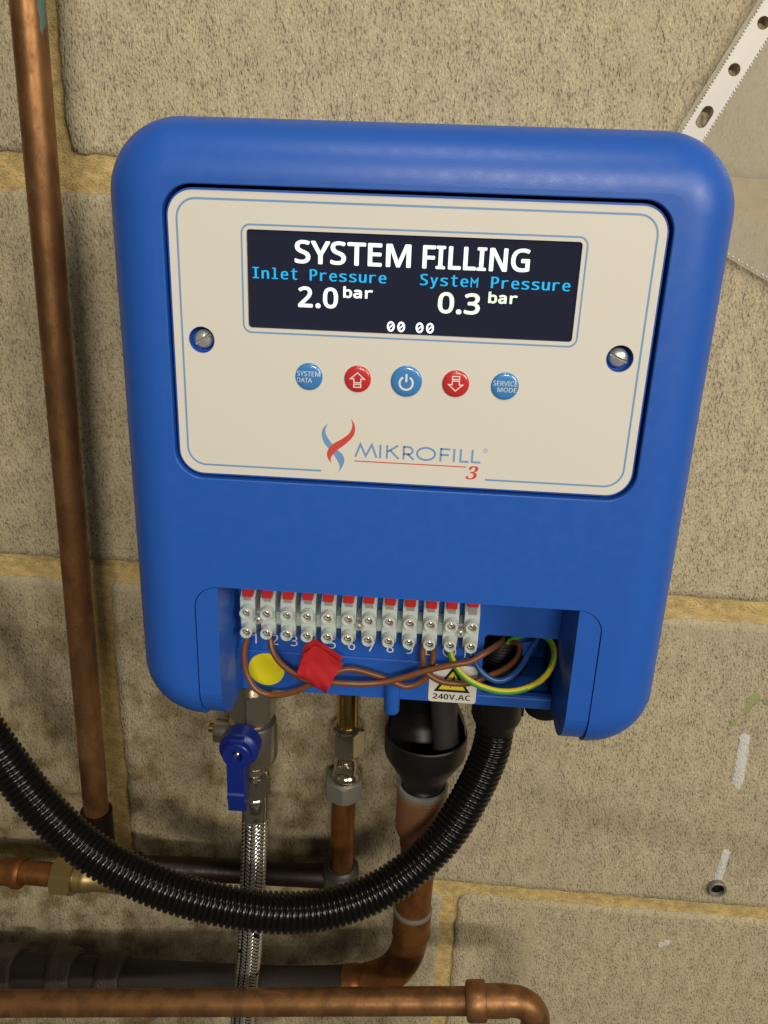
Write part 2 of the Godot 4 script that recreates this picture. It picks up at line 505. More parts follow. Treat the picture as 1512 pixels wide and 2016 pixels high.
func build_wall():
	var w := thing("block_wall", "grey concrete block wall with raked yellow mortar joints behind everything", "wall", Vector3(0, -892, 0))
	var beds := [7.5, -217.5, -442.5, -667.5]
	var rows := [[7.5, 232.5, [-415.0, -190.0, 260.0, 490.0]], [-217.5, 7.5, [-415.0, 35.0, 490.0]], [-442.5, -217.5, [-415.0, -190.0, 260.0, 490.0]], [-667.5, -442.5, [-415.0, 41.0, 490.0]], [-892.5, -667.5, [-415.0, -190.0, 260.0, 490.0]]]
	var bed_half := {7.5: 7.6, -217.5: 5.6, -442.5: 3.7, 232.5: 5.5, -667.5: 5.5, -892.5: 5.5}
	var side_half := {-415.0: 5.0, -190.0: 5.6, 35.0: 5.0, 41.0: 3.9, 260.0: 3.9, 490.0: 5.0}
	for r in rows:
		for i in r[2].size() - 1:
			block(w, r[2][i] + side_half[r[2][i]], r[2][i + 1] - side_half[r[2][i + 1]], r[0] + bed_half[r[0]], r[1] - bed_half[r[1]])
	# mortar: one wavy sheet behind the blocks' faces, standing almost flush in the joints
	for y in beds: mortar(w, -420, 495, y - 15, y + 15)
	for r in rows:
		for i in range(1, r[2].size() - 1): mortar(w, r[2][i] - 15, r[2][i] + 15, r[0] + 15, r[1] - 15)
	var st := mb()
	quad(st, Vector3(-420, -892, -30), Vector3(495, -892, -30), Vector3(495, 235, -30), Vector3(-420, 235, -30))
	part("wall_core", st, M.mortar, w)

func mortar(w: Node3D, x0: float, x1: float, y0: float, y1: float):
	var st := mb()
	st.set_smooth_group(group())
	var nx := int((x1 - x0) / 5.0); var ny := int((y1 - y0) / 5.0)
	var pos := func(i: int, j: int) -> Vector3:
		var x := x0 + (x1 - x0) * i / nx; var y := y0 + (y1 - y0) * j / ny
		return Vector3(x, y, -2.2 + 1.1 * n_edge.get_noise_2d(x * 0.8, y * 0.8 + 500.0))
	for i in nx:
		for j in ny:
			var q := [pos.call(i, j), pos.call(i + 1, j), pos.call(i + 1, j + 1), pos.call(i, j + 1)]
			for k in [0, 2, 1, 0, 3, 2]:
				var p: Vector3 = q[k]
				var d := smoothstep(-200.0, -300.0, p.y) * smoothstep(40.0, -60.0, p.x)  # joints darkened at lower left: dirt plus painted shade
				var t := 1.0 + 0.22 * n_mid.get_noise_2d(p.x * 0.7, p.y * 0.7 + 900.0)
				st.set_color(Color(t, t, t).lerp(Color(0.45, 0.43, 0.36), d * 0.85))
				st.add_vertex(p * MM)
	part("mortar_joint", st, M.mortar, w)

func block(w: Node3D, x0: float, x1: float, y0: float, y1: float):
	var xs := [x0, x0 + 0.8, x0 + 2.0]; var ys := [y0, y0 + 0.8, y0 + 2.0]
	var nx := int((x1 - x0) / 4.5); var ny := int((y1 - y0) / 4.5)
	for i in range(1, nx): xs.append(x0 + 2.0 + (x1 - x0 - 4.0) * i / nx)
	for i in range(1, ny): ys.append(y0 + 2.0 + (y1 - y0 - 4.0) * i / ny)
	xs.append_array([x1 - 2.0, x1 - 0.8, x1]); ys.append_array([y1 - 2.0, y1 - 0.8, y1])
	var st := SurfaceTool.new()
	st.begin(Mesh.PRIMITIVE_TRIANGLES)
	st.set_smooth_group(0)
	var tone: float = rng.randf_range(0.94, 1.05)
	var grey: float = rng.randf_range(0.0, 0.6)
	var tint := Color(tone, tone, tone) * Color(1, 1, 1).lerp(Color(0.97, 0.985, 1.09), grey)
	for j in ys.size():
		for i in xs.size():
			var x: float = xs[i]; var y: float = ys[j]
			var ex := minf(x - x0, x1 - x); var ey := minf(y - y0, y1 - y)
			var e := minf(ex, ey)
			# worn arrises: wandering edge line, rounded corners
			var wob := 1.7 * n_edge.get_noise_2d(x * 1.3 + x0, y * 1.3) + 0.8
			var sx := signf((x0 + x1) / 2 - x); var sy := signf((y0 + y1) / 2 - y)
			var px := x + sx * wob * clampf(1.0 - ex / 9.0, 0, 1); var py := y + sy * wob * clampf(1.0 - ey / 9.0, 0, 1)
			var both := clampf(1.0 - ex / 7.0, 0, 1) * clampf(1.0 - ey / 7.0, 0, 1)
			px += sx * both * 2.2; py += sy * both * 2.2
			var z := 0.55 * n_edge.get_noise_2d(x * 0.9, y * 0.6) - 5.0 * pow(clampf(1.0 - e / 2.2, 0, 1), 2.0)
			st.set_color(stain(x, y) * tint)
			st.add_vertex(Vector3(px, py, z) * MM)
	var n := xs.size()
	for j in ys.size() - 1:
		for i in n - 1:
			var a := j * n + i
			for k in [a, a + n + 1, a + 1, a, a + n, a + n + 1]: st.add_index(k)
	part("concrete_block", st, M.concrete, w)

# ---------------------------------------------------------------- the blue control unit
const HX := 113.4
const YT := 24.2
const YB := -225.2
const ZF := 140.0
const RE := 21.0
const RC := 28.0
const NX := 84.2      # the notch in the cover
const NY := -153.6
const BX := 74.3      # the bay between the cheeks

func shell_ring(inset: float, n := 14) -> PackedVector2Array:   # from the notch's right edge round to its left edge
	var out := PackedVector2Array([Vector2(NX, YB + inset)])
	var full := rrect(-HX, HX, YB, YT, RC, inset, n)
	for i in 4 * (n + 1): out.append(full[i])
	out.append(Vector2(-NX, YB + inset))
	return out

func build_unit():
	var u := thing("control_unit", "blue plastic wall-mounted pressure control unit with lit display and open wiring bay", "control box", Vector3(0, YB, 0))
	# cover
	var st := mb()
	var rings := []
	for i in 23:
		var t := PI / 2 * i / 22
		rings.append([shell_ring(RE * (1 - sin(t)), 24), ZF - RE * (1 - cos(t))])
	rings.append([shell_ring(0.0, 24), 22.0])
	st.set_smooth_group(group())
	for i in rings.size() - 1:
		var a: PackedVector2Array = rings[i][0]; var b: PackedVector2Array = rings[i + 1][0]
		for k in a.size() - 1:
			quad(st, v3(a[k], rings[i][1]), v3(b[k], rings[i + 1][1]), v3(b[k + 1], rings[i + 1][1]), v3(a[k + 1], rings[i][1]))
	st.set_smooth_group(-1)
	var flat := rrect(-HX, HX, YB, YT, RC, RE, 14)
	var hole := rrect(-88.85, 88.85, -106.5, 1.1, 11.0, 0, 10)
	var hole_lip := rrect(-88.85, 88.85, -106.5, 1.1, 11.0, -0.35, 10)
	var notch := rrect(-NX, NX, -300, NY, 10.0, 0, 10)
	plate(st, flat, [hole_lip, notch], [-200, -95, 0, 95, 200], ZF)
	ringwall(st, hole_lip, ZF, hole, ZF - 0.35, true)
	ringwall(st, hole, ZF - 0.35, hole, ZF - 12, true)
	# thickness of the cover round the notch
	for i in notch.size():
		var p := notch[i]; var q := notch[(i + 1) % notch.size()]
		if minf(p.y, q.y) < -260.0 or absf(p.x - q.x) < 0.01: continue
		quad(st, v3(p, ZF), v3(q, ZF), v3(q, ZF - 3.0), v3(p, ZF - 3.0))
	for s in [-1.0, 1.0]:
		var prof := [Vector2(ZF, -162.0), Vector2(ZF, -200.0)]
		for i in range(0, 15): prof.append(Vector2(ZF - RE * (1 - cos(PI / 2 * i / 14)), YB + RE * (1 - sin(PI / 2 * i / 14))))
		for i in prof.size() - 1:
			var a := Vector3(s * NX, prof[i].y, prof[i].x); var b := Vector3(s * NX, prof[i + 1].y, prof[i + 1].x)
			var c := Vector3(s * NX, prof[i + 1].y + 0.0, prof[i + 1].x - 3.0); var d := Vector3(s * NX, prof[i].y, prof[i].x - 3.0)
			if s > 0: quad(st, a, d, c, b)
			else: quad(st, a, b, c, d)
		quad(st, Vector3(s * NX, YB, 119), Vector3(s * NX, YB, 22), Vector3(s * (NX + 3), YB + 0.01, 22), Vector3(s * (NX + 3), YB + 0.01, 119))
	part("cover", st, M.blue_plastic, u)
	# back housing behind the bay, with the cable opening
	st = mb()
	var body := rrect(-HX, HX, YB, YT, RC, 2.2, 10)
	ringwall(st, body, 102.0, body, 1.0)
	face(st, body, 1.0, true)
	var opening := rrect(40.4, 80.0, -218.7, -187.3, 2.2, 0, 5)
	var panel := PackedVector2Array([Vector2(-86, YB), Vector2(86, YB), Vector2(86, -150), Vector2(-86, -150)])
	plate(st, panel, [opening], [-100, 60, 100], 103.0)
	ringwall(st, opening, 103.0, opening, 99.5, true)
	quad(st, Vector3(-86, YB, 103), Vector3(-86, YB, 80), Vector3(86, YB, 80), Vector3(86, YB, 103))
	# inside of the opening
	var inn := PackedVector2Array([Vector2(38, -223), Vector2(84, -223), Vector2(84, -180), Vector2(38, -180)])
	ringwall(st, inn, 99.5, inn, 58.0, true)
	face(st, inn, 58.0)
	part("back_housing", st, M.blue_plastic, u)
	# lower panel standing a little proud, with its ledge under the opening and the boss in the middle
	st = mb()
	var low := PackedVector2Array([Vector2(-73, YB + 0.5), Vector2(74.0, YB + 0.5), Vector2(74.0, -219.2), Vector2(40.2, -219.2), Vector2(39.4, -218.0), Vector2(39.4, -203.2), Vector2(-73, -203.2)])
	var low_in := PackedVector2Array([Vector2(-73, YB + 0.9), Vector2(74.0, YB + 0.9), Vector2(74.0, -219.8), Vector2(39.6, -219.8), Vector2(38.9, -218.4), Vector2(38.9, -203.8), Vector2(-73, -203.8)])
	prism(st, low, 102, 103.9)
	face(st, low_in, 104.4); ringwall(st, low_in, 104.4, low, 103.9)
	part("lower_panel", st, M.blue_plastic, u)
	st = mb()
	XF = at(-1.3, 0, 104.5)
	lathe(st, [[0, -213.4], [3.1, -213.4], [3.8, -214.0], [3.8, -230.6], [3.3, -231.6], [2.2, -232.2], [0, -232.4]], 28)
	XF = Transform3D()
	part("screw_boss", st, M.blue_plastic, u)
	# cheeks either side of the bay
	for s in [-1.0, 1.0]:
		st = mb()
		var cols := [0.0, 1.4, 2.8, 4.2, 5.6, 6.8, 7.8, 8.6, 9.2, 9.45]
		var shape := func(d: float) -> PackedVector2Array:   # side profile (z, y) at distance d from the bay
			var top := -154.0 - 9.5 + sqrt(maxf(9.5 * 9.5 - d * d, 0.0))
			var out := PackedVector2Array([Vector2(100, top), Vector2(139.75, top), Vector2(139.75, -199.6)])
			for i in range(1, 13): out.append(Vector2(139.75 - RE * (1 - cos(PI / 2 * i / 12)), YB + 1.3 + RE * (1 - sin(PI / 2 * i / 12))))
			out.append(Vector2(100, YB + 1.3))
			return out
		for i in cols.size() - 1:
			var a: PackedVector2Array = shape.call(cols[i]); var b: PackedVector2Array = shape.call(cols[i + 1])
			for k in a.size() - 1:
				var p := Vector3(s * (BX + cols[i]), a[k].y, a[k].x); var q := Vector3(s * (BX + cols[i + 1]), b[k].y, b[k].x)
				var r := Vector3(s * (BX + cols[i + 1]), b[k + 1].y, b[k + 1].x); var o := Vector3(s * (BX + cols[i]), a[k + 1].y, a[k + 1].x)
				if s > 0: quad(st, p, o, r, q)
				else: quad(st, p, q, r, o)
		for d in [0.0, 9.45]:
			var pr: PackedVector2Array = shape.call(d)
			var ix := Geometry2D.triangulate_polygon(pr)
			for i in range(0, ix.size(), 3):
				var t3 := []
				for k in 3: t3.append(Vector3(s * (BX + d), pr[ix[i + k]].y, pr[ix[i + k]].x))
				var want: float = s * (1.0 if d > 0 else -1.0)
				if (t3[1] - t3[0]).cross(t3[2] - t3[0]).x * want < 0: tri(st, t3[0], t3[2], t3[1])
				else: tri(st, t3[0], t3[1], t3[2])
		part("bay_cheek", st, M.blue_plastic, u)
	# ceiling of the bay
	st = mb()
	quad(st, Vector3(-86, NY - 0.02, 139.6), Vector3(-86, NY - 0.02, 100), Vector3(86, NY - 0.02, 100), Vector3(86, NY - 0.02, 139.6))
	part("bay_ceiling", st, M.blue_plastic, u)
	build_fascia(u)
	# stickers
	st = mb()
	prism(st, circle(Vector2(-62.0, -213.0), 8.7, 48), 104.4, 104.62)
	part("round_sticker", st, M.yellow_sticker, u, "round plain yellow sticker on the floor of the wiring bay")
	st = mb()
	rprism(st, 15.9, 38.6, -224.1, -203.9, 1.6, 104.3, 104.75, 0.1)
	var lab := part("warning_label", st, M.label_white, u, "white label with a yellow warning triangle reading 240V.AC")
	st = mb()
	var tr := PackedVector2Array([Vector2(18.3, -218.3), Vector2(35.6, -218.3), Vector2(26.95, -204.6)])
	face(st, tr, 104.79)
	part("triangle_border", st, M.print_black, lab)
	st = mb()
	face(st, PackedVector2Array([Vector2(20.6, -217.0), Vector2(33.3, -217.0), Vector2(26.95, -207.0)]), 104.83)
	part("triangle_field", st, M.warning_yellow, lab)
	st = mb()
	for p in [[Vector2(27.9, -208.6), Vector2(25.9, -212.9), Vector2(26.8, -212.6)], [Vector2(27.9, -208.6), Vector2(26.4, -212.2), Vector2(28.0, -212.0)], [Vector2(26.4, -212.5), Vector2(27.3, -212.4), Vector2(28.2, -211.3)], [Vector2(28.2, -211.3), Vector2(27.1, -214.0), Vector2(26.5, -213.4)], [Vector2(27.3, -213.6), Vector2(26.1, -216.2), Vector2(25.9, -213.7)]]:
		var pv := PackedVector2Array(p)
		if area(pv) < 0: pv.reverse()
		face(st, pv, 104.87)
	part("lightning_bolt", st, M.print_black, lab)
	st = mb()
	text(st, "240V.AC", font("Droid Sans", 700), 18.1, 36.0, -222.5, -219.5, 104.79)
	part("lettering", st, M.print_black, lab)
	# numbers under the terminals
	var marks := ["1", "2", "3", "4", "5", "6", "7", "8", "9", "L", "", "N"]
	st = mb()
	for i in 12:
		var x := -67.6 + 9.13 * i
		if marks[i]: text(st, marks[i], font("Droid Sans", 400), x - 1.2, -1000, -200.2, -194.8, 103.06)
	stroke(st, arc(Vector2(24.6, -197.4), 2.9, 2.9, 0, 360, 30), 0.5, 103.06)
	for k in 3: stroke(st, PackedVector2Array([Vector2(23.1 + 0.5 * k, -197.6 - 0.8 * k), Vector2(26.1 - 0.5 * k, -197.6 - 0.8 * k)]), 0.45, 103.06)
	part("terminal_numbers", st, M.print_white, u)

func build_fascia(u: Node3D):
	var st := mb()
	var z := 138.6
	var carrier := rrect(-87.75, 87.75, -105.3, -0.05, 10.0, 0, 10)
	var window := rrect(-59.0, 59.0, -47.5, -13.2, 1.2, 0, 5)
	var screw_at := [Vector2(-76.7, -52.8), Vector2(76.8, -52.6)]
	var pits := [circle(screw_at[0], 4.75, 32), circle(screw_at[1], 4.75, 32)]
	var cuts := [-200, -76.7, 0, 76.8, 200]
	plate(st, carrier, [window, pits[0], pits[1]], cuts, z - 0.55)
	ringwall(st, carrier, z - 0.55, carrier, z - 9)
	for p in pits: ringwall(st, p, z - 0.55, p, z - 4.5, true)
	for p in pits: face(st, p, z - 4.5)
	part("panel_carrier", st, M.blue_plastic, u)
	st = mb()
	var sheet := rrect(-87.05, 87.05, -104.55, -0.85, 9.2, 0, 10)
	var rims := [circle(screw_at[0], 4.9, 32), circle(screw_at[1], 4.9, 32)]
	plate(st, sheet, [window, rims[0], rims[1]], cuts, z)
	ringwall(st, sheet, z, sheet, z - 0.54)
	ringwall(st, window, z, window, z - 1.4, true)
	for p in rims: ringwall(st, p, z, p, z - 0.54, true)
	var fas := part("fascia", st, M.fascia_film, u, "cream front plate with thin blue border lines")
	# slotted screws
	var turns := [33.0, -24.0]
	for i in 2:
		st = mb()
		XF = at(screw_at[i].x, screw_at[i].y, 0, Basis(Vector3(0, 0, 1), deg_to_rad(turns[i])) * Basis(Vector3(1, 0, 0), PI / 2))
		for s in [-1.0, 1.0]:
			# half of a domed head on each side of the slot
			var prof := [[0.0, 137.6], [1.3, 137.5], [2.4, 137.15], [3.2, 136.5], [3.55, 135.6], [3.55, 134.0]]
			st.set_smooth_group(group())
			for a in prof.size() - 1:
				for k in 24:
					var q := []
					for e in [[a, k], [a + 1, k], [a + 1, k + 1], [a, k + 1]]:
						var r: float = prof[e[0]][0]
						var t: float = PI * e[1] / 24.0
						var w := Vector3(r * cos(t), prof[e[0]][1], s * maxf(r * sin(t), 0.5))
						q.append(w)
					if s > 0: quad(st, q[0], q[3], q[2], q[1])
					else: quad(st, q[0], q[1], q[2], q[3])
			st.set_smooth_group(-1)
			if s > 0: quad(st, Vector3(-3.5, 134.6, .5), Vector3(-3.5, 137.2, .5), Vector3(3.5, 137.2, .5), Vector3(3.5, 134.6, .5))
			else: quad(st, Vector3(-3.5, 134.6, -.5), Vector3(3.5, 134.6, -.5), Vector3(3.5, 137.2, -.5), Vector3(-3.5, 137.2, -.5))
		quad(st, Vector3(-3.5, 136.4, .5), Vector3(3.5, 136.4, .5), Vector3(3.5, 136.4, -.5), Vector3(-3.5, 136.4, -.5))
		XF = Transform3D()
		part("slotted_screw", st, M.zinc, u)
	# printed lines
	var zp := z + 0.035
	st = mb()
	var line := rrect(-83.9, 83.9, -101.1, -3.6, 7.0, 0, 10)
	var open := PackedVector2Array([Vector2(32.1, -101.1)])
	for p in line: open.append(p)
	open.append(Vector2(-83.9 + 7.0, -101.1)); open.append(Vector2(-31.5, -101.1))
	stroke(st, open, 0.72, zp)
	stroke(st, rrect(-60.7, 60.7, -49.1, -11.6, 3.0, 0, 6), 0.62, zp, true)
	part("border_line", st, M.print_blue, fas)
	# display
	st = mb()
	rprism(st, -59.0, 59.0, -47.5, -13.2, 1.2, 136.0, z - 1.05, 0.05)
	var scr := part("display_screen", st, M.display_glass, u)
	var zt := z - 1.02
	st = mb()
	bold(st, "SYSTEM", "Droid Sans", -41.6, -0.5, -23.9, -16.4, zt, 0.25)
	bold(st, "FILLING", "Droid Sans", 4.1, 41.3, -23.9, -16.4, zt, 0.25)
	bold(st, "2.0", "Droid Sans", -40.4, -26.3, -39.3, -32.3, zt, 0.25)
	bold(st, "bar", "Droid Sans Mono", -24.0, -13.6, -35.3, -31.6, zt, 0.18)
	for x in [-8.1, -4.3, 2.4, 6.2]:
		stroke(st, arc(Vector2(x + 1.6, -44.9), 1.1, 1.55, 0, 360, 16), 0.72, zt)
		stroke(st, PackedVector2Array([Vector2(x + 0.9, -45.6), Vector2(x + 2.3, -44.2)]), 0.5, zt)
	part("lettering_white", st, M.pixel_white, scr)
	st = mb()
	bold(st, "0.3", "Droid Sans", 10.4, 25.0, -39.3, -32.2, zt, 0.25)
	bold(st, "bar", "Droid Sans Mono", 28.2, 38.2, -35.0, -31.3, zt, 0.18)
	part("lettering_warm", st, M.pixel_warm, scr)
	st = mb()
	mono(st, "Inlet", -57.4, -40.6, -29.9, -26.0, zt)
	mono(st, "Pressure", -36.4, -8.6, -29.9, -26.0, zt)
	mono(st, "System", 3.4, 24.2, -29.9, -26.0, zt)
	mono(st, "Pressure", 28.6, 56.6, -29.9, -26.0, zt)
	part("lettering_blue", st, M.pixel_blue, scr)
	# buttons
	for b in [[-36.4, 5.15, "button_blue"], [-18.1, 5.05, "button_red"], [0.1, 5.85, "button_blue"], [18.4, 5.05, "button_red"], [36.5, 5.15, "button_blue"]]:
		var r: float = b[1]
		var cx: float = b[0]
		st = mb()
		XF = at(cx, -64.55, z, Basis(Vector3(1, 0, 0), PI / 2))
		lathe(st, [[0, 0.95], [r * 0.35, 0.94], [r * 0.6, 0.89], [r * 0.78, 0.78], [r * 0.9, 0.6], [r * 0.97, 0.34], [r, 0.0]], 40)
		XF = Transform3D()
		var bt := part("push_button", st, M[b[2]], u)
		st = mb()
		var h := func(x: float, y: float) -> float:
			var d := Vector2(x - cx, y + 64.55).length() / r
			return z + 0.06 + 0.95 * sqrt(maxf(1.0 - pow(d, 4.0), 0.0))
		var zz := z + 1.0
		var o := Vector2(cx, -64.55)
		if cx < -30:
			text(st, "SYSTEM", font("Droid Sans", 400), cx - 4.4, cx + 4.3, -64.2, -62.4, h)
			text(st, "DATA", font("Droid Sans", 400), cx - 4.4, cx + 1.3, -66.6, -64.9, h)
		elif cx > 30:
			text(st, "SERVICE", font("Droid Sans", 400), cx - 4.4, cx + 4.4, -64.3, -62.5, h)
			text(st, "MODE", font("Droid Sans", 400), cx - 2.6, cx + 4.3, -66.6, -64.9, h)
		elif absf(cx) < 1:
			stroke(st, arc(o + Vector2(0, -0.5), 2.45, 2.45, 120, 420, 40), 0.75, zz)
			stroke(st, PackedVector2Array([o + Vector2(0, 2.9), o + Vector2(0, -0.1)]), 0.75, zz)
		else:
			var s := 1.0 if cx < 0 else -1.0
			var ar := PackedVector2Array()
			for q in [Vector2(0, 2.5), Vector2(2.6, 0.2), Vector2(1.3, 0.2), Vector2(1.3, -1.2), Vector2(-1.3, -1.2), Vector2(-1.3, 0.2), Vector2(-2.6, 0.2)]: ar.append(o + Vector2(q.x, q.y * s))
			stroke(st, ar, 0.4, zz, true)
			var bx := PackedVector2Array()
			for q in [Vector2(1.3, -1.8), Vector2(1.3, -2.9), Vector2(-1.3, -2.9), Vector2(-1.3, -1.8)]: bx.append(o + Vector2(q.x, q.y * s))
			stroke(st, bx, 0.4, zz, true)
		part("button_symbol", st, M.print_white, bt)
	# maker's mark: two crossing flames and the name
	st = mb()
	face(st, smooth2([Vector2(-29.1, -82), Vector2(-30.9, -84.2), Vector2(-31.4, -86.6), Vector2(-30.5, -89.7), Vector2(-28.8, -91.8), Vector2(-26.4, -94.8), Vector2(-24.8, -97.4), Vector2(-24.3, -99.4), Vector2(-24.9, -101.3)], [Vector2(-24.9, -101.3), Vector2(-23.4, -99.3), Vector2(-22.5, -96.7), Vector2(-23, -94.5), Vector2(-25.1, -92.4), Vector2(-27.3, -90.1), Vector2(-29.1, -87.7), Vector2(-30, -85.1), Vector2(-29.1, -82)]), zp)
	logo_name(st, zp)
	part("logo_blue", st, M.print_blue, fas)
	st = mb()
	face(st, smooth2([Vector2(-20.3, -79.7), Vector2(-19, -81.7), Vector2(-18.6, -83.7), Vector2(-19.1, -86.3), Vector2(-21.1, -88.8), Vector2(-23.4, -90.9), Vector2(-25.7, -92.7), Vector2(-27.1, -94.4), Vector2(-27.8, -96), Vector2(-27.6, -97.9)], [Vector2(-27.6, -97.9), Vector2(-28.8, -96.1), Vector2(-29.3, -94.1), Vector2(-28.6, -91.9), Vector2(-26.6, -89.8), Vector2(-23.5, -87.8), Vector2(-21.1, -85.9), Vector2(-20, -83.9), Vector2(-19.7, -81.9), Vector2(-20.3, -79.7)]), zp + 0.02)
	stroke(st, PackedVector2Array([Vector2(-18.6, -96.4), Vector2(24.6, -96.4)]), 0.42, zp)
	text(st, "3", font("Droid Serif", 700), 24.4, 28.4, -101.3, -95.9, zp, 0.25)
	part("logo_red", st, M.print_red, fas)

func bold(st: SurfaceTool, s: String, face_name: String, x0: float, x1: float, y0: float, y1: float, z: float, w: float):
	for k in 9:   # the regular letters thickened all round
		var d := Vector2() if k == 8 else Vector2(cos(k * PI / 4), sin(k * PI / 4)) * w
		text(st, s, font(face_name, 400), x0 + d.x, x1 + d.x, y0 + d.y, y1 + d.y, z + 0.0015 * k)

func mono(st: SurfaceTool, s: String, x0: float, x1: float, y0: float, y1: float, z: float):
	# dot-matrix lettering: even letter pitch
	var p := (x1 - x0) / (s.length() - 0.2)
	var f := font("Droid Sans Mono", 400)
	for i in s.length():
		var ch := s[i]
		var hgt := 1.0 if ch in "IPSlt" else 0.74
		var drop := 0.26 if ch == "y" else 0.0
		var wid := 0.60 if ch in "lrtI" else 0.70
		if ch == "m":   # a small capital shape, as the display draws it
			var a := x0 + p * i; var b := a + p * 0.74
			stroke(st, PackedVector2Array([Vector2(a + .25, y0), Vector2(a + .25, y0 + (y1 - y0) * .74), Vector2((a + b) / 2, y0 + (y1 - y0) * .4), Vector2(b - .25, y0 + (y1 - y0) * .74), Vector2(b - .25, y0)]), 0.5, z)
			continue
		var xa := x0 + p * i + p * (0.68 - wid) / 2
		for k in 3: text(st, ch, f, xa + 0.13 * k, xa + 0.13 * k + p * wid, y0 - (y1 - y0) * drop, y0 + (y1 - y0) * hgt, z + 0.003 * k)

func smooth2(a: Array, b: Array) -> PackedVector2Array:
	var out := PackedVector2Array()
	for side in [a, b]:
		for i in side.size() - 1:
			var p0: Vector2 = side[maxi(i - 1, 0)]; var p1: Vector2 = side[i]; var p2: Vector2 = side[i + 1]; var p3: Vector2 = side[mini(i + 2, side.size() - 1)]
			for k in 5: out.append(p1.cubic_interpolate(p2, p0, p3, k / 5.0))
	if area(out) < 0: out.reverse()
	return out

func logo_name(st: SurfaceTool, z: float):
	var y0 := -94.7; var y1 := -89.4; var w := 0.78
	var S := func(p: Array): stroke(st, PackedVector2Array(p), w, z)
	var V := func(x: float, y: float) -> Vector2: return Vector2(x, y0 + (y1 - y0) * y)
	S.call([V.call(-18.3, 0), V.call(-16.4, 0.96), V.call(-14.3, 0.1), V.call(-12.0, 0.96), V.call(-10.1, 0)])
	S.call([V.call(-8.7, 0), V.call(-8.7, 1)])
	S.call([V.call(-6.1, 0), V.call(-6.1, 1)])
	S.call([V.call(-1.9, 1), V.call(-5.9, 0.52)]); S.call([V.call(-4.9, 0.62), V.call(-1.5, 0)])
	S.call([V.call(0.3, 0), V.call(0.3, 1)])
	var r := [V.call(0.3, 0.94), V.call(2.2, 0.94)]
	for p in arc(Vector2(2.2, y0 + 3.55), 1.5, 1.4, 90, -90, 12): r.append(p)
	r.append(V.call(0.3, 0.41))
	S.call(r); S.call([V.call(1.8, 0.42), V.call(4.3, 0)])
	stroke(st, arc(Vector2(8.9, (y0 + y1) / 2), 3.45, 2.4, 0, 360, 40), w, z)
	S.call([V.call(14.5, 0), V.call(14.5, 1)]); S.call([V.call(14.5, 0.93), V.call(18.1, 0.93)]); S.call([V.call(14.5, 0.5), V.call(17.6, 0.5)])
	S.call([V.call(19.6, 0), V.call(19.6, 1)])
	S.call([V.call(22.1, 1), V.call(22.1, 0.07), V.call(25.3, 0.07)])
	S.call([V.call(26.5, 1), V.call(26.5, 0.07), V.call(29.8, 0.07)])
	stroke(st, arc(Vector2(31.4, -89.5), 0.75, 0.75, 0, 360, 20), 0.16, z)
	text(st, "R", font("Droid Sans", 400), 31.1, -1000, -89.9, -89.1, z)

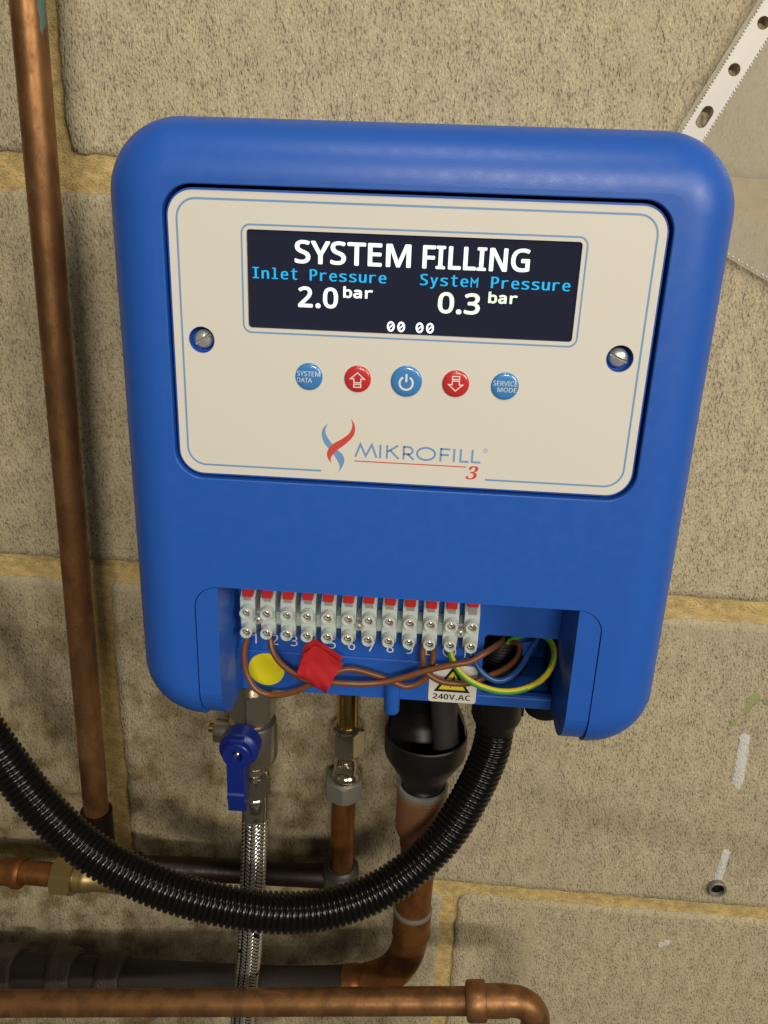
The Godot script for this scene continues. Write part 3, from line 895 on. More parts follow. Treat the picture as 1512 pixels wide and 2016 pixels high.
# ---------------------------------------------------------------- terminal strip
func build_terminals():
	var u: Node3D = get_node("control_unit")
	var pitch := 9.13
	var x0 := -67.4
	# the web that joins the twelve poles, bored between them
	var st := mb()
	var web := PackedVector2Array([Vector2(x0 - 2, -183.6), Vector2(x0 + 11 * pitch + 2, -183.6), Vector2(x0 + 11 * pitch + 2, -177.4), Vector2(x0 - 2, -177.4)])
	var holes := []
	var cuts := [-200]
	for i in 11:
		var c := Vector2(x0 + pitch * (i + 0.5), -180.2)
		holes.append(circle(c, 1.45, 18)); cuts.append(c.x)
	cuts.append(200)
	plate(st, web, holes, cuts, 113.2)
	ringwall(st, web, 113.2, web, 104.0)
	for h in holes: ringwall(st, h, 113.2, h, 105.0, true)
	for i in 11:
		rprism(st, x0 + pitch * i + 3.2, x0 + pitch * i + 5.9, -183.0, -177.9, 0.4, 104, 113.9, 0.3, 2)
	var strip := part("terminal_strip", st, M.terminal_plastic, u, "strip of twelve translucent white screw terminals")
	for i in 12:
		var x := x0 + pitch * i
		st = mb()
		# barrel: sloped shoulder above, rounded throat below
		var side := PackedVector2Array([Vector2(103.2, -166.4), Vector2(112.5, -166.6), Vector2(116.8, -169.8), Vector2(116.8, -175.0), Vector2(115.4, -187.4), Vector2(113.8, -188.6), Vector2(103.2, -188.6)])
		for s in [-1.0, 1.0]:
			var ix := Geometry2D.triangulate_polygon(side)
			for k in range(0, ix.size(), 3):
				var t3 := []
				for e in 3: t3.append(Vector3(x + s * 3.3, side[ix[k + e]].y, side[ix[k + e]].x))
				if (t3[1] - t3[0]).cross(t3[2] - t3[0]).x * s < 0: tri(st, t3[0], t3[2], t3[1])
				else: tri(st, t3[0], t3[1], t3[2])
		for k in side.size():
			var a := side[k]; var b := side[(k + 1) % side.size()]
			quad(st, Vector3(x - 3.3, a.y, a.x), Vector3(x + 3.3, a.y, a.x), Vector3(x + 3.3, b.y, b.x), Vector3(x - 3.3, b.y, b.x)) if k > 5 else quad(st, Vector3(x - 3.3, b.y, b.x), Vector3(x + 3.3, b.y, b.x), Vector3(x + 3.3, a.y, a.x), Vector3(x - 3.3, a.y, a.x))
		for tw in [[-175.4, 121.0, 2.95], [-184.7, 121.6, 2.75]]:
			XF = at(x, tw[0], 0, Basis(Vector3(1, 0, 0), PI / 2))
			var h: float = tw[1]; var r: float = tw[2]
			lathe(st, [[1.75, h - 2.2], [1.8, h - 0.5], [2.05, h - 0.1], [r - 0.35, h], [r - 0.05, h - 0.35], [r, h - 1.0], [r, 108]], 26)
			XF = Transform3D()
		var pole := part("terminal", st, M.terminal_plastic, u)
		# clamp screws deep in their chimneys
		st = mb()
		for tw in [[-175.4, 119.6], [-184.7, 120.3]]:
			XF = at(x, tw[0], 0, Basis(Vector3(0, 0, 1), rng.randf_range(-1.5, 1.5)) * Basis(Vector3(1, 0, 0), PI / 2))
			lathe(st, [[0, tw[1] - 0.3], [0.9, tw[1] - 0.4], [1.35, tw[1] - 0.8], [1.5, tw[1] - 2.4]], 16)
			XF = Transform3D()
		part("clamp_screw", st, M.steel, pole)
		st = mb()
		rprism(st, x - 1.8, x + 1.8, -170.6, -166.0, 0.3, 110, 117.2, 0.2, 2)
		part("contact", st, M.zinc, pole)
		st = mb()
		var rx := x + rng.randf_range(-0.25, 0.25)
		rprism(st, rx - 2.3, rx + 2.3, -168.4 + (1.8 if i == 11 else rng.randf_range(-0.3, 0.4)), -154.0, 0.5, 108.5, 118.0, 0.5, 3)
		part("ferrule", st, M.ferrule_red, pole)
	for i in [0, 5, 10]:
		st = mb()
		XF = at(x0 + pitch * (i + 0.5), -180.3, 0, Basis(Vector3(1, 0, 0), PI / 2))
		lathe(st, [[0.0, 117.0], [0.5, 117.0], [0.7, 117.5], [1.5, 117.3], [2.2, 116.5], [2.4, 115.6], [2.4, 114.4], [1.3, 114.4], [1.3, 106]], 20)
		for k in 2:
			var a := rng.randf() * 3.0 + k * PI / 2
			var d := Vector3(cos(a), 0, sin(a)); var e := Vector3(-sin(a), 0, cos(a)) * 0.25
			quad(st, d * 1.6 + e + Vector3.UP * 117.45, d * 1.6 - e + Vector3.UP * 117.45, -d * 1.6 - e + Vector3.UP * 117.45, -d * 1.6 + e + Vector3.UP * 117.45)
		XF = Transform3D()
		part("fixing_screw", st, M.zinc, u)

# ---------------------------------------------------------------- wires
func pts(a: Array) -> Array:
	var out := []
	for p in a: out.append(Vector3(p[0], p[1], p[2]))
	return out

func wire(called: String, label: String, a: Array, r: float, m: Material, grp := "", colour = null):
	var o := mb()
	tube(o, spline(pts(a), 5), r, 14, true, colour)
	return tag(part(called, o, m), label, "wire", grp)

func build_wires():
	var w := 1.38
	wire("brown_wire", "brown wire from the leftmost terminal, dipping lowest under the yellow sticker", [[-68.3, -183, 112.5], [-68.6, -190.8, 114], [-69.6, -195.6, 115.5], [-69.6, -200.7, 117], [-68.2, -207.5, 118.5], [-64, -214.1, 120], [-57, -216.6, 120.5], [-48.3, -214.7, 121], [-40.8, -210.4, 121.5], [-34.5, -206.3, 121.5], [-28.4, -203.4, 120.2], [-23.3, -201.4, 119.2], [-18.2, -201.2, 118.6], [-11.5, -203, 118], [-4.1, -205.5, 117.5], [3.5, -209, 117], [6.1, -209.4, 116.5], [9.9, -208.3, 116], [13.9, -205.3, 115.5], [16.3, -201, 115], [17, -195.3, 113], [16.6, -186, 112]], w, M.brown_insulation, "brown wires in the bay")
	wire("brown_wire", "brown wire from the second terminal crossing above the warning triangle into the cable opening", [[-58.4, -183, 112.5], [-58, -190.4, 114], [-56.1, -196.1, 116.8], [-51.4, -200.7, 119.6], [-44.9, -203.7, 122.1], [-38.5, -205.5, 123.2], [-27.5, -205.6, 123.8], [-20.7, -205.5, 123.8], [-13, -205.5, 123.1], [-5.3, -204.6, 122.4], [4.7, -201.3, 122], [10.9, -198.5, 122], [18.3, -195.6, 122], [26.9, -192.9, 122.0], [33.2, -191.6, 121.0], [40.6, -188.8, 116.4], [45.6, -190, 107.8], [49, -192.3, 97.9], [50.3, -196.2, 84]], w, M.brown_insulation, "brown wires in the bay")
	wire("brown_wire", "brown wire curving from the tenth terminal behind the blue wire into the cable opening", [[12.6, -184, 112], [12.1, -190.1, 113], [12.3, -195.6, 114.6], [13.7, -201, 115.3], [17.4, -203.7, 116.5], [22, -205.2, 117.3], [28.4, -205.5, 117.5], [34.9, -205.5, 116], [41.9, -203.4, 113.2], [49.9, -202.6, 107.3], [55.4, -201.1, 101.5], [58.1, -199.3, 95.7], [57.8, -198, 90.7], [54.5, -200.5, 84]], w, M.brown_insulation, "brown wires in the bay")
	var two := func(i: int, k: int) -> Color:
		var yel := Color(0.62, 0.50, 0.02); var gre := Color(0.09, 0.30, 0.03)
		var mid := 11.3 + 4.7 * smoothstep(38.0, 55.0, float(i))
		return yel if absf(fposmod(k - mid + 7.5, 14.0) - 7.0) < 2.6 else gre
	wire("earth_wire", "green and yellow striped earth wire looping through the cable opening", [[24.2, -184, 112], [24.2, -189.6, 114], [24.9, -191.9, 116.8], [26.4, -193.7, 119.6], [29.1, -197, 121.6], [33.6, -199.8, 123.5], [40.1, -202.7, 123.6], [47.8, -204.5, 123.0], [56.2, -204.5, 121.0], [64.4, -202.3, 117.4], [69.6, -198.5, 113.2], [72.2, -194.9, 107.5], [72.4, -192.5, 102.2], [70.7, -190.8, 97.5], [67.3, -190.7, 93.1], [62.9, -192.7, 89.3], [57.7, -196.9, 85.9], [53.3, -201.2, 84.0], [49.9, -205.3, 80]], w + 0.06, M.earth_insulation, "", two)
	wire("blue_wire", "blue wire from the rightmost terminal hanging into the cable opening", [[33.2, -184, 112], [33.5, -190.7, 114], [35.9, -194.2, 116.8], [39.2, -197.7, 119.2], [43.8, -200.6, 119.8], [48.3, -201.5, 118.6], [53.4, -200.2, 115.5], [57.9, -198, 109.8], [61.2, -194.5, 103.6], [64.7, -193.1, 96.4], [66.4, -194.7, 90], [62.3, -198.6, 84], [55.0, -203.0, 81.0]], w, M.blue_insulation)
	# red tape folded over the two brown wires like a flag
	var st := mb()
	st.set_smooth_group(group())
	var A := Vector2(-35.5, -185.6); var B := Vector2(-22.6, -194.6); var C := Vector2(-30.6, -211.6); var D := Vector2(-44.6, -203.2); var F := Vector2(-40.6, -190.6)
	var nv := 22; var nu := 14
	var tape := func(i: int, j: int) -> Vector3:
		var u := float(i) / nu; var v := float(j) / nv
		# down the front sheet, round the wires, up the back sheet
		var f := clampf(v / 0.52, 0, 1)
		var back := clampf((v - 0.60) / 0.40, 0, 1)
		var top := F.lerp(A, clampf(u * 2.2, 0, 1)) if u < 0.455 else A.lerp(B, (u - 0.455) / 0.545)
		var bot := D.lerp(C, u)
		var k := f - back
		var p := top.lerp(bot, k)
		p.x += 1.1 * sin(k * PI) * (u - 0.35) * -1.0 - back * 1.1
		var wob := 0.35 * sin(u * 5.0 + k * 3.0) + 0.25 * sin(k * 9.0 + u * 3.0) + 0.9 * n_mid.get_noise_2d(u * 60.0 + 7.0, v * 110.0)
		p += Vector2(0.35 * n_mid.get_noise_2d(u * 90.0, v * 160.0 + 50.0), 0.35 * n_mid.get_noise_2d(u * 90.0 + 33.0, v * 160.0)) * (1.0 if i == 0 or i == nu else 0.3)
		var ang := clampf((v - 0.42) / 0.26, 0, 1) * PI
		var z := 122.6 + 3.0 * cos(ang) + wob
		p.y -= 0.5 * sin(ang)
		return Vector3(p.x, p.y, z)
	for i in nu:
		for j in nv:
			quad(st, tape.call(i, j), tape.call(i, j + 1), tape.call(i + 1, j + 1), tape.call(i + 1, j))
	tag(part("tape_flag", st, M.red_tape), "piece of red insulating tape folded round two brown wires", "tape")

# ---------------------------------------------------------------- pipes
func build_pipes():
	# upright pipe left of the unit
	var p := thing("copper_pipe", "upright tarnished copper pipe running down the wall left of the blue unit", "pipe", Vector3(-183, -392, 46))
	var st := mb()
	tube(st, PackedVector3Array([Vector3(-168.6, 240, 46), Vector3(-174.4, 74.8, 46), Vector3(-183.2, -364, 46)]), 7.5, 40)
	part("tube", st, M.copper, p)
	st = mb()
	tube(st, spline([Vector3(-183.1, -358, 46), Vector3(-183.3, -368, 46), Vector3(-182.9, -390, 46), Vector3(-178.0, -399, 45), Vector3(-170, -402.5, 44), Vector3(-160, -403.5, 43)], 6), func(i): return 8.6 if i > 10 and i < 22 else 9.5, 32)
	part("elbow", st, M.copper_shaded, p)
	st = mb()
	tube(st, PackedVector3Array([Vector3(-165, -403.5, 43), Vector3(-100, -411, 32), Vector3(-40, -419, 22)]), 7.5, 32)
	part("branch_tube", st, M.copper_shaded, p)
	st = mb()
	XF = at(-174.0, 0, 46)
	st.set_smooth_group(group())
	for i in 14:
		for k in 8:
			var q := []
			for e in [[i, k], [i, k + 1], [i + 1, k + 1], [i + 1, k]]:
				var y: float = 30.0 + 58.0 * e[0] / 14.0
				var wd := 0.30 + 0.22 * n_mid.get_noise_2d(y * 2.0, 5.0) + (0.25 if y < 52 else 0.0)
				var a: float = 1.35 - wd + wd * 2.0 * e[1] / 8.0
				var r := 7.58 + 0.12 * absf(n_mid.get_noise_2d(y * 6.0, a * 60.0))
				q.append(Vector3(r * sin(a) + (y - 75.0) * 0.035 - 0.35, y, r * cos(a)))
			quad(st, q[0], q[1], q[2], q[3])
	XF = Transform3D()
	part("verdigris_patch", st, M.verdigris, p, "patch of green corrosion")
	# short level pipe on the left with its compression coupling
	p = thing("copper_pipe", "short level copper pipe at the lower left with a dull brass compression coupling", "pipe", Vector3(-215, -414, 45))
	var ax := Basis(Vector3(0, 0, 1), -PI / 2)   # local up = wall's +x
	st = mb()
	tube(st, PackedVector3Array([Vector3(-330, -414, 45), Vector3(-208, -413.5, 45)]), 7.5, 36)
	part("tube", st, M.copper_orange, p)
	st = mb()
	XF = at(0, -414, 45, ax)
	lathe(st, [[7.6, -236.4], [9.6, -236.6], [10.2, -237.6], [10.3, -240.0], [9.9, -242.5], [9.0, -244.6], [8.7, -246.5], [8.7, -300.0]], 36)
	part("end_feed_socket", st, M.copper_orange, p)
	st = mb()
	hexnut(st, 11.0, -202.0, -215.4, 0.25)
	part("compression_nut", st, M.dull_brass, p)
	st = mb()
	lathe(st, [[0, -160], [8.0, -160], [8.0, -176.0], [7.4, -182.0], [7.6, -189.0], [8.6, -193.0], [9.0, -194.2], [9.0, -195.4], [8.4, -195.7], [8.4, -196.4], [9.1, -196.8], [9.1, -201.0], [8.0, -201.4], [8.0, -203]], 36)
	part("coupling_body", st, M.dull_brass, p)
	XF = Transform3D()
	# long level pipe across the bottom, in front of the rest
	p = thing("copper_pipe", "long level copper pipe across the bottom of the view, turning down at its right end", "pipe", Vector3(60, -425, 97))
	var d := Vector3(1, 0.134, 0).normalized()
	var o := Vector3(54.3, -426.1, 97)
	st = mb()
	tube(st, PackedVector3Array([o - d * 400.0, o]), 7.5, 40)
	part("tube", st, M.copper, p)
	st = mb()
	XF = Transform3D(along(d), o)
	lathe(st, [[8.2, 20.2], [8.3, 19.0], [8.85, 16.5], [8.85, 6.3], [9.0, 6.0], [10.4, 5.6], [10.9, 4.4], [11.0, 0.0], [10.9, -4.2], [10.3, -5.4], [9.0, -5.8], [7.5, -5.9]], 40)
	XF = Transform3D()
	part("socket_bead", st, M.copper, p)
	st = mb()
	var e := o + d * 19.5
	var bend := [o + d * 16.0, e]
	for i in range(1, 9):
		var t := i * 0.2125
		bend.append(e + Vector3(15.5 * sin(t), 15.5 * (cos(t) - 1) + 15.5 * sin(t) * 0.12 * (1 - t / 1.7), 0))
	var last: Vector3 = bend[-1]
	bend.append(last + Vector3(0.6, -12, 0)); bend.append(last + Vector3(1.5, -140, 0))
	tube(st, spline(bend, 4), 8.25, 36)
	part("elbow", st, M.copper, p)
	# waste pipe under the tundish, sweeping left
	p = thing("waste_pipe", "weathered copper waste pipe under the black tundish, sweeping left into the dark", "pipe", Vector3(17, -470, 42))
	var bits := func(i: int, k: int) -> Color: return Color(0.30, 0.155, 0.085)
	st = mb()
	XF = at(17.0, 0, 43)
	var prof := [[12.6, -330.0], [12.8, -321.8], [13.6, -321.2], [14.9, -321.6], [15.0, -323.0]]
	st.set_color(Color(0.33, 0.34, 0.31))
	lathe(st, prof, 40)
	var bands := [[15.0, -323.0, 0.33, 0.28, 0.20], [15.05, -325.0, 0.34, 0.21, 0.12], [15.05, -327.5, 0.34, 0.155, 0.075], [15.05, -352.0, 0.32, 0.135, 0.06], [14.6, -355.0, 0.27, 0.13, 0.07], [12.4, -359.5, 0.26, 0.13, 0.075], [12.0, -366.0, 0.24, 0.125, 0.08]]
	for i in bands.size() - 1:
		st.set_color(Color(bands[i][2], bands[i][3], bands[i][4]))
		lathe(st, [[bands[i][0], bands[i][1]], [bands[i + 1][0], bands[i + 1][1]]], 40)
	XF = Transform3D()
	part("reducing_socket", st, M.copper_weathered, p)
	st = mb()
	st.set_color(Color(0.27, 0.135, 0.075))
	tube(st, PackedVector3Array([Vector3(17.2, -360, 43), Vector3(15.6, -423, 42)]), 11.0, 36)
	part("tube", st, M.copper_orange, p)
	st = mb()
	XF = at(15.5, 0, 42)
	lathe(st, [[11.0, -417.6], [12.0, -418.0], [12.4, -419.0], [12.3, -420.4], [11.9, -421.0]], 36)
	XF = Transform3D()
	part("solder_ring", st, M.solder, p)
	st = mb()
	var sweep := spline([Vector3(15.5, -419.5, 42), Vector3(15.4, -432, 42), Vector3(15.0, -446, 42), Vector3(11.5, -462, 42), Vector3(2, -477, 42), Vector3(-13, -487, 41), Vector3(-26, -491, 41)], 6)
	tube(st, sweep, func(i): return 12.1 if i < 9 or i > 31 else (12.5 if i == 9 else 11.2), 36)
	part("bend", st, M.copper_orange, p)
	st = mb()
	tube(st, spline([Vector3(-24, -490.5, 41), Vector3(-60, -497, 40), Vector3(-110, -501, 40), Vector3(-200, -505, 40), Vector3(-340, -509, 40)], 6), 11.6, 32)
	part("black_tube", st, M.black_pipe, p)  # black stretch of the waste pipe
	for x in [-221.0, -187.0, -262.0]:
		st = mb()
		XF = Transform3D(along(Vector3(1, 0.03, 0)) * Basis(Vector3(0, 1, 0), 0.4), Vector3(x, -504.6 + (x + 200) * 0.028, 40))
		lathe(st, [[11.6, 8.8], [14.6, 8.4], [16.0, 6.8], [16.3, 3.0], [15.4, -1.0], [16.0, -4.0], [15.4, -7.0], [14.0, -8.4], [11.6, -8.8]], 28)
		XF = Transform3D()
		part("strap", st, M.strap, p)

# ---------------------------------------------------------------- valves, tundish and hoses under the unit
func build_valves():
	# left: nickel valve with a blue lever
	var v := thing("isolating_valve", "nickel-plated valve with a blue plastic lever hanging under the unit's left side", "valve", Vector3(-82.5, -318, 50))
	var cx := -82.5
	var cz := 50.0
	var st := mb()
	XF = at(cx, 0, cz)
	hexnut(st, 12.0, -258.4, -276.4, 0.55)
	part("union_nut", st, M.nickel, v)
	st = mb()
	lathe(st, [[7, -230], [8.2, -230], [8.2, -258.6]], 24)
	part("tail", st, M.nickel, v)
	st = mb()
	lathe(st, [[8, -276.0], [9.6, -276.4], [10.6, -277.4], [10.8, -279.2], [11.9, -279.8], [13.3, -280.6], [13.9, -282.2], [14.0, -303.0], [13.4, -305.6], [11.0, -308.2], [8.6, -310.2], [8.0, -312.0], [8.0, -316.5]], 44)
	part("body", st, M.nickel, v)
	st = mb()
	hexnut(st, 8.8, -317.0, -331.0, 0.2)
	lathe(st, [[8.0, -314.6], [8.7, -315.2], [8.9, -316.4], [8.4, -317.0]], 32)
	part("swivel_nut", st, M.chrome, v)
	st = mb()
	XF = at(cx - 12, -289.2, cz + 1, Basis(Vector3(0, 0, 1), PI / 2 - 0.05))
	lathe(st, [[0, 10.6], [5.0, 10.5], [6.6, 9.8], [7.0, 8.6], [7.0, -4.0]], 32)
	part("test_port", st, M.nickel, v)
	st = mb()
	XF = at(cx - 22.2, -289.8, cz - 2, Basis(Vector3(0, 0, 1), PI / 2 - 0.05))
	lathe(st, [[0, 4.4], [2.4, 4.3], [2.8, 3.8], [2.8, -3.0]], 20)
	part("port_plug", st, M.brass, v)
	# lever: round hub with a raised bar and a thumb paddle
	var B := Basis(Vector3(1, 0, 0), PI / 2)
	st = mb()
	var hx := -84.9
	var hy := -283.8
	XF = at(hx, hy, 0, B)
	lathe(st, [[2.4, 77.6], [3.4, 79.4], [3.6, 80.6], [7.2, 80.6], [7.8, 80.0], [8.0, 76.6], [10.0, 75.6], [10.9, 74.4], [11.0, 66.0], [6, 64], [6, 58]], 40)
	XF = Transform3D()
	rprism(st, hx - 4.2, hx + 3.9, hy + 2.6, hy + 9.9, 0.8, 66, 79.4, 0.8, 3)
	var paddle := [[-301.0, 80.2, 4.5], [-308.5, 80.2, 4.4], [-309.6, 81.2, 4.4], [-311.6, 81.2, 4.5], [-312.6, 79.6, 4.6], [-321.2, 78.4, 4.9]]
	var px := hx - 0.9
	var top := PackedVector2Array([Vector2(80.2, hy - 5), Vector2(80.2, -308.0), Vector2(81.0, -309.2), Vector2(81.0, -311.6), Vector2(79.8, -312.4), Vector2(78.6, -321.4), Vector2(76.4, -322.4), Vector2(70.0, -316), Vector2(68.0, -308), Vector2(67.0, hy - 5)])
	var half := func(y: float) -> float: return 4.55 + 0.35 * smoothstep(-300, -320, y)
	for k in top.size():
		var a := top[k]; var b := top[(k + 1) % top.size()]
		var ha: float = half.call(a.y); var hb: float = half.call(b.y)
		quad(st, Vector3(px - ha, a.y, a.x), Vector3(px - hb, b.y, b.x), Vector3(px + hb, b.y, b.x), Vector3(px + ha, a.y, a.x))
	var ti := Geometry2D.triangulate_polygon(top)
	for s in [-1.0, 1.0]:
		for k in range(0, ti.size(), 3):
			var q := []
			for n in 3: q.append(Vector3(px + s * half.call(top[ti[k + n]].y), top[ti[k + n]].y, top[ti[k + n]].x))
			if (q[1] - q[0]).cross(q[2] - q[0]).x * s < 0: tri(st, q[0], q[2], q[1])
			else: tri(st, q[0], q[1], q[2])
	var lever := part("lever", st, M.valve_blue, v)
	st = mb()
	XF = at(hx, hy, 0, B)
	lathe(st, [[0, 79.6], [1.2, 79.4], [2.0, 78.6], [2.1, 76.8]], 20)
	XF = Transform3D()
	part("lever_screw", st, M.steel, lever)
	# braided hose below it
	var f := thing("braided_hose", "steel braided flexible hose hanging below the blue-levered valve", "hose", Vector3(-82, -600, 62))
	var path := respace(spline([Vector3(-82.3, -332, 52), Vector3(-81.6, -345, 55), Vector3(-81.8, -384, 62), Vector3(-83.6, -434, 68), Vector3(-89.5, -496, 69), Vector3(-99, -640, 66)], 12), 1.3)
	st = mb()
	tube(st, path, 6.5, 24)
	part("liner", st, M.black_plastic, f)
	st = mb()
	var cf := PackedVector3Array()
	for i in 15: cf.append(path[i])
	tube(st, cf, func(i): return 7.2 if i == 0 else (7.9 if i < 8 else (7.6 if i < 12 else 7.2)), 32)
	part("ferrule", st, M.chrome, f)
	st = mb()
	var fr := frames(path)
	# fourteen plaits side by side, each a row of slanting wires, leaning the other way in the next one
	path = respace(path, 0.3)
	fr = frames(path)
	var cols := 12
	var sub := 6
	var around := cols * sub
	var ridge := func(i: int, k: int) -> float:
		var c := (k / sub) % cols
		var u := float(k % sub) / sub
		var lean := 1.0 if c % 2 == 0 else -1.0
		return i * 0.3 / 2.5 + lean * (u - 0.5) * 1.1 + 0.37 * c
	var rad := func(i: int, k: int) -> float:
		var u := float(k % sub) / sub
		var groove := 0.5 if k % sub == 0 else 0.0
		var x: float = 2.0 * fposmod(ridge.call(i, k), 1.0) - 1.0
		return 6.75 + 0.75 * (1.0 - x * x) + 0.2 * sin(PI * u) - groove
	st.set_smooth_group(group())
	var first := 46
	for i in range(first, path.size() - 1):
		for k in around:
			var q := []
			for e in [[i, k], [i, k + 1], [i + 1, k + 1], [i + 1, k]]:
				var a: float = e[1] * TAU / around
				q.append(path[e[0]] + (fr[e[0]][0] * cos(a) + fr[e[0]][1] * sin(a)) * rad.call(e[0], e[1]))
			var c: int = k / sub
			var row := floori(ridge.call(i, k))
			var gap := absf(fposmod(ridge.call(i, k) + 0.06, 1.0) - 0.5) > 0.36 or k % sub == 0   # the black liner shows between the wires
			st.set_color(Color(0.03, 0.03, 0.03) if gap or (row * 5 + c * 7) % 53 == 0 else Color(0.86, 0.83, 0.75))
			quad(st, q[0], q[1], q[2], q[3])
	part("braid", st, M.braid_steel, f)
	# middle: brass tail, chrome isolating valve, copper drop
	v = thing("isolating_valve", "small chrome in-line valve on the copper drop under the middle of the unit", "valve", Vector3(-31, -350, 22))
	XF = at(-30.8, 0, 22)
	st = mb()
	lathe(st, [[5.5, -230], [6.45, -230], [6.45, -302]], 32)
	part("brass_tail", st, M.brass, v)
	XF = at(-31.0, 0, 22)
	st = mb()
	hexnut(st, 9.4, -301.0, -317.6, 0.12)
	lathe(st, [[6.5, -299.0], [8.2, -299.2], [9.3, -300.0], [9.5, -301.4]], 36)
	part("upper_nut", st, M.chrome, v)
	st = mb()
	lathe(st, [[7.0, -317.0], [7.8, -317.4], [8.2, -318.8], [7.4, -320.2], [7.0, -322.0], [7.4, -325.0], [7.6, -330.0], [7.2, -333.0], [8.4, -334.4], [8.9, -335.8], [8.6, -337.2], [8.8, -338.4]], 36)
	part("body", st, M.chrome, v)
	st = mb()
	XF = at(-31.6, -328.2, 22, Basis(Vector3(1, 0, 0), PI / 2))
	lathe(st, [[0, 8.1], [3.2, 8.1], [3.6, 8.3], [4.5, 8.6], [4.9, 8.2], [5.0, 2]], 30)
	part("turn_slot", st, M.chrome, v)
	st = mb()
	XF = at(-32.0, 0, 22)
	hexnut(st, 11.2, -338.2, -350.6, 0.45)
	lathe(st, [[9.2, -337.6], [10.6, -337.6], [11.2, -338.2]], 36)
	lathe(st, [[9.4, -350.6], [8.9, -353.0], [8.0, -353.6], [7.4, -353.6]], 32)
	part("lower_nut", st, M.dull_zinc, v)
	XF = Transform3D()
	var p := thing("copper_pipe", "short upright copper drop between the small chrome valve and the fitting below it", "pipe", Vector3(-33, -425, 22))
	st = mb()
	tube(st, PackedVector3Array([Vector3(-32.1, -350, 22), Vector3(-33.0, -414, 22)]), 7.5, 36)
	part("tube", st, M.copper_orange, p)
	st = mb()
	XF = at(-32.9, 0, 22)
	hexnut(st, 11.4, -411.0, -424.0, 0.35)
	lathe(st, [[7.6, -408.6], [8.8, -408.8], [9.4, -409.8], [10.6, -410.8], [11.3, -411.2]], 32)
	lathe(st, [[10.0, -424], [10.0, -445], [0, -445]], 24)
	XF = Transform3D()
	part("compression_nut", st, M.dark_fitting, p)
	# black tundish: open cup with a hood behind the spout
	var t := thing("tundish", "black plastic tundish cup under the unit between the chrome valve and the black conduit", "tundish", Vector3(17, -331, 43))
	XF = at(17.0, 0, 43)
	st = mb()
	lathe(st, [[9.0, -317], [20.5, -300.0], [22.0, -296.0], [22.3, -284.6], [23.2, -284.2], [23.8, -284.9], [23.8, -296.0], [23.2, -298.6], [14.6, -313.6], [13.2, -316.0], [12.8, -319.0]], 56)
	part("cup", st, M.black_plastic, t)
	st = mb()
	var thread := [[12.8, -318.4]]
	for i in 9:
		thread.append([12.3, -319.4 - i * 1.7]); thread.append([11.5, -320.2 - i * 1.7])
	lathe(st, thread, 40)
	part("threaded_tail", st, M.black_plastic, t)
	st = mb()
	var hood := [[13.0, -226], [13.5, -258.0], [15.0, -264.0], [18.4, -269.5], [21.4, -276.0], [22.9, -283.0], [23.1, -288.0]]
	lathe(st, hood, 44, 1.35, TAU - 1.75)
	var inner := []
	for i in range(hood.size() - 1, -1, -1): inner.append([hood[i][0] - 1.6, hood[i][1]])
	lathe(st, inner, 44, 1.35, TAU - 1.75)
	part("hood", st, M.black_plastic, t)
	XF = Transform3D()
	st = mb()
	tube(st, PackedVector3Array([Vector3(23.5, -228, 46), Vector3(25.8, -262, 46), Vector3(29.2, -297, 46)]), 7.6, 36)
	part("spout", st, M.spout_grey, t)

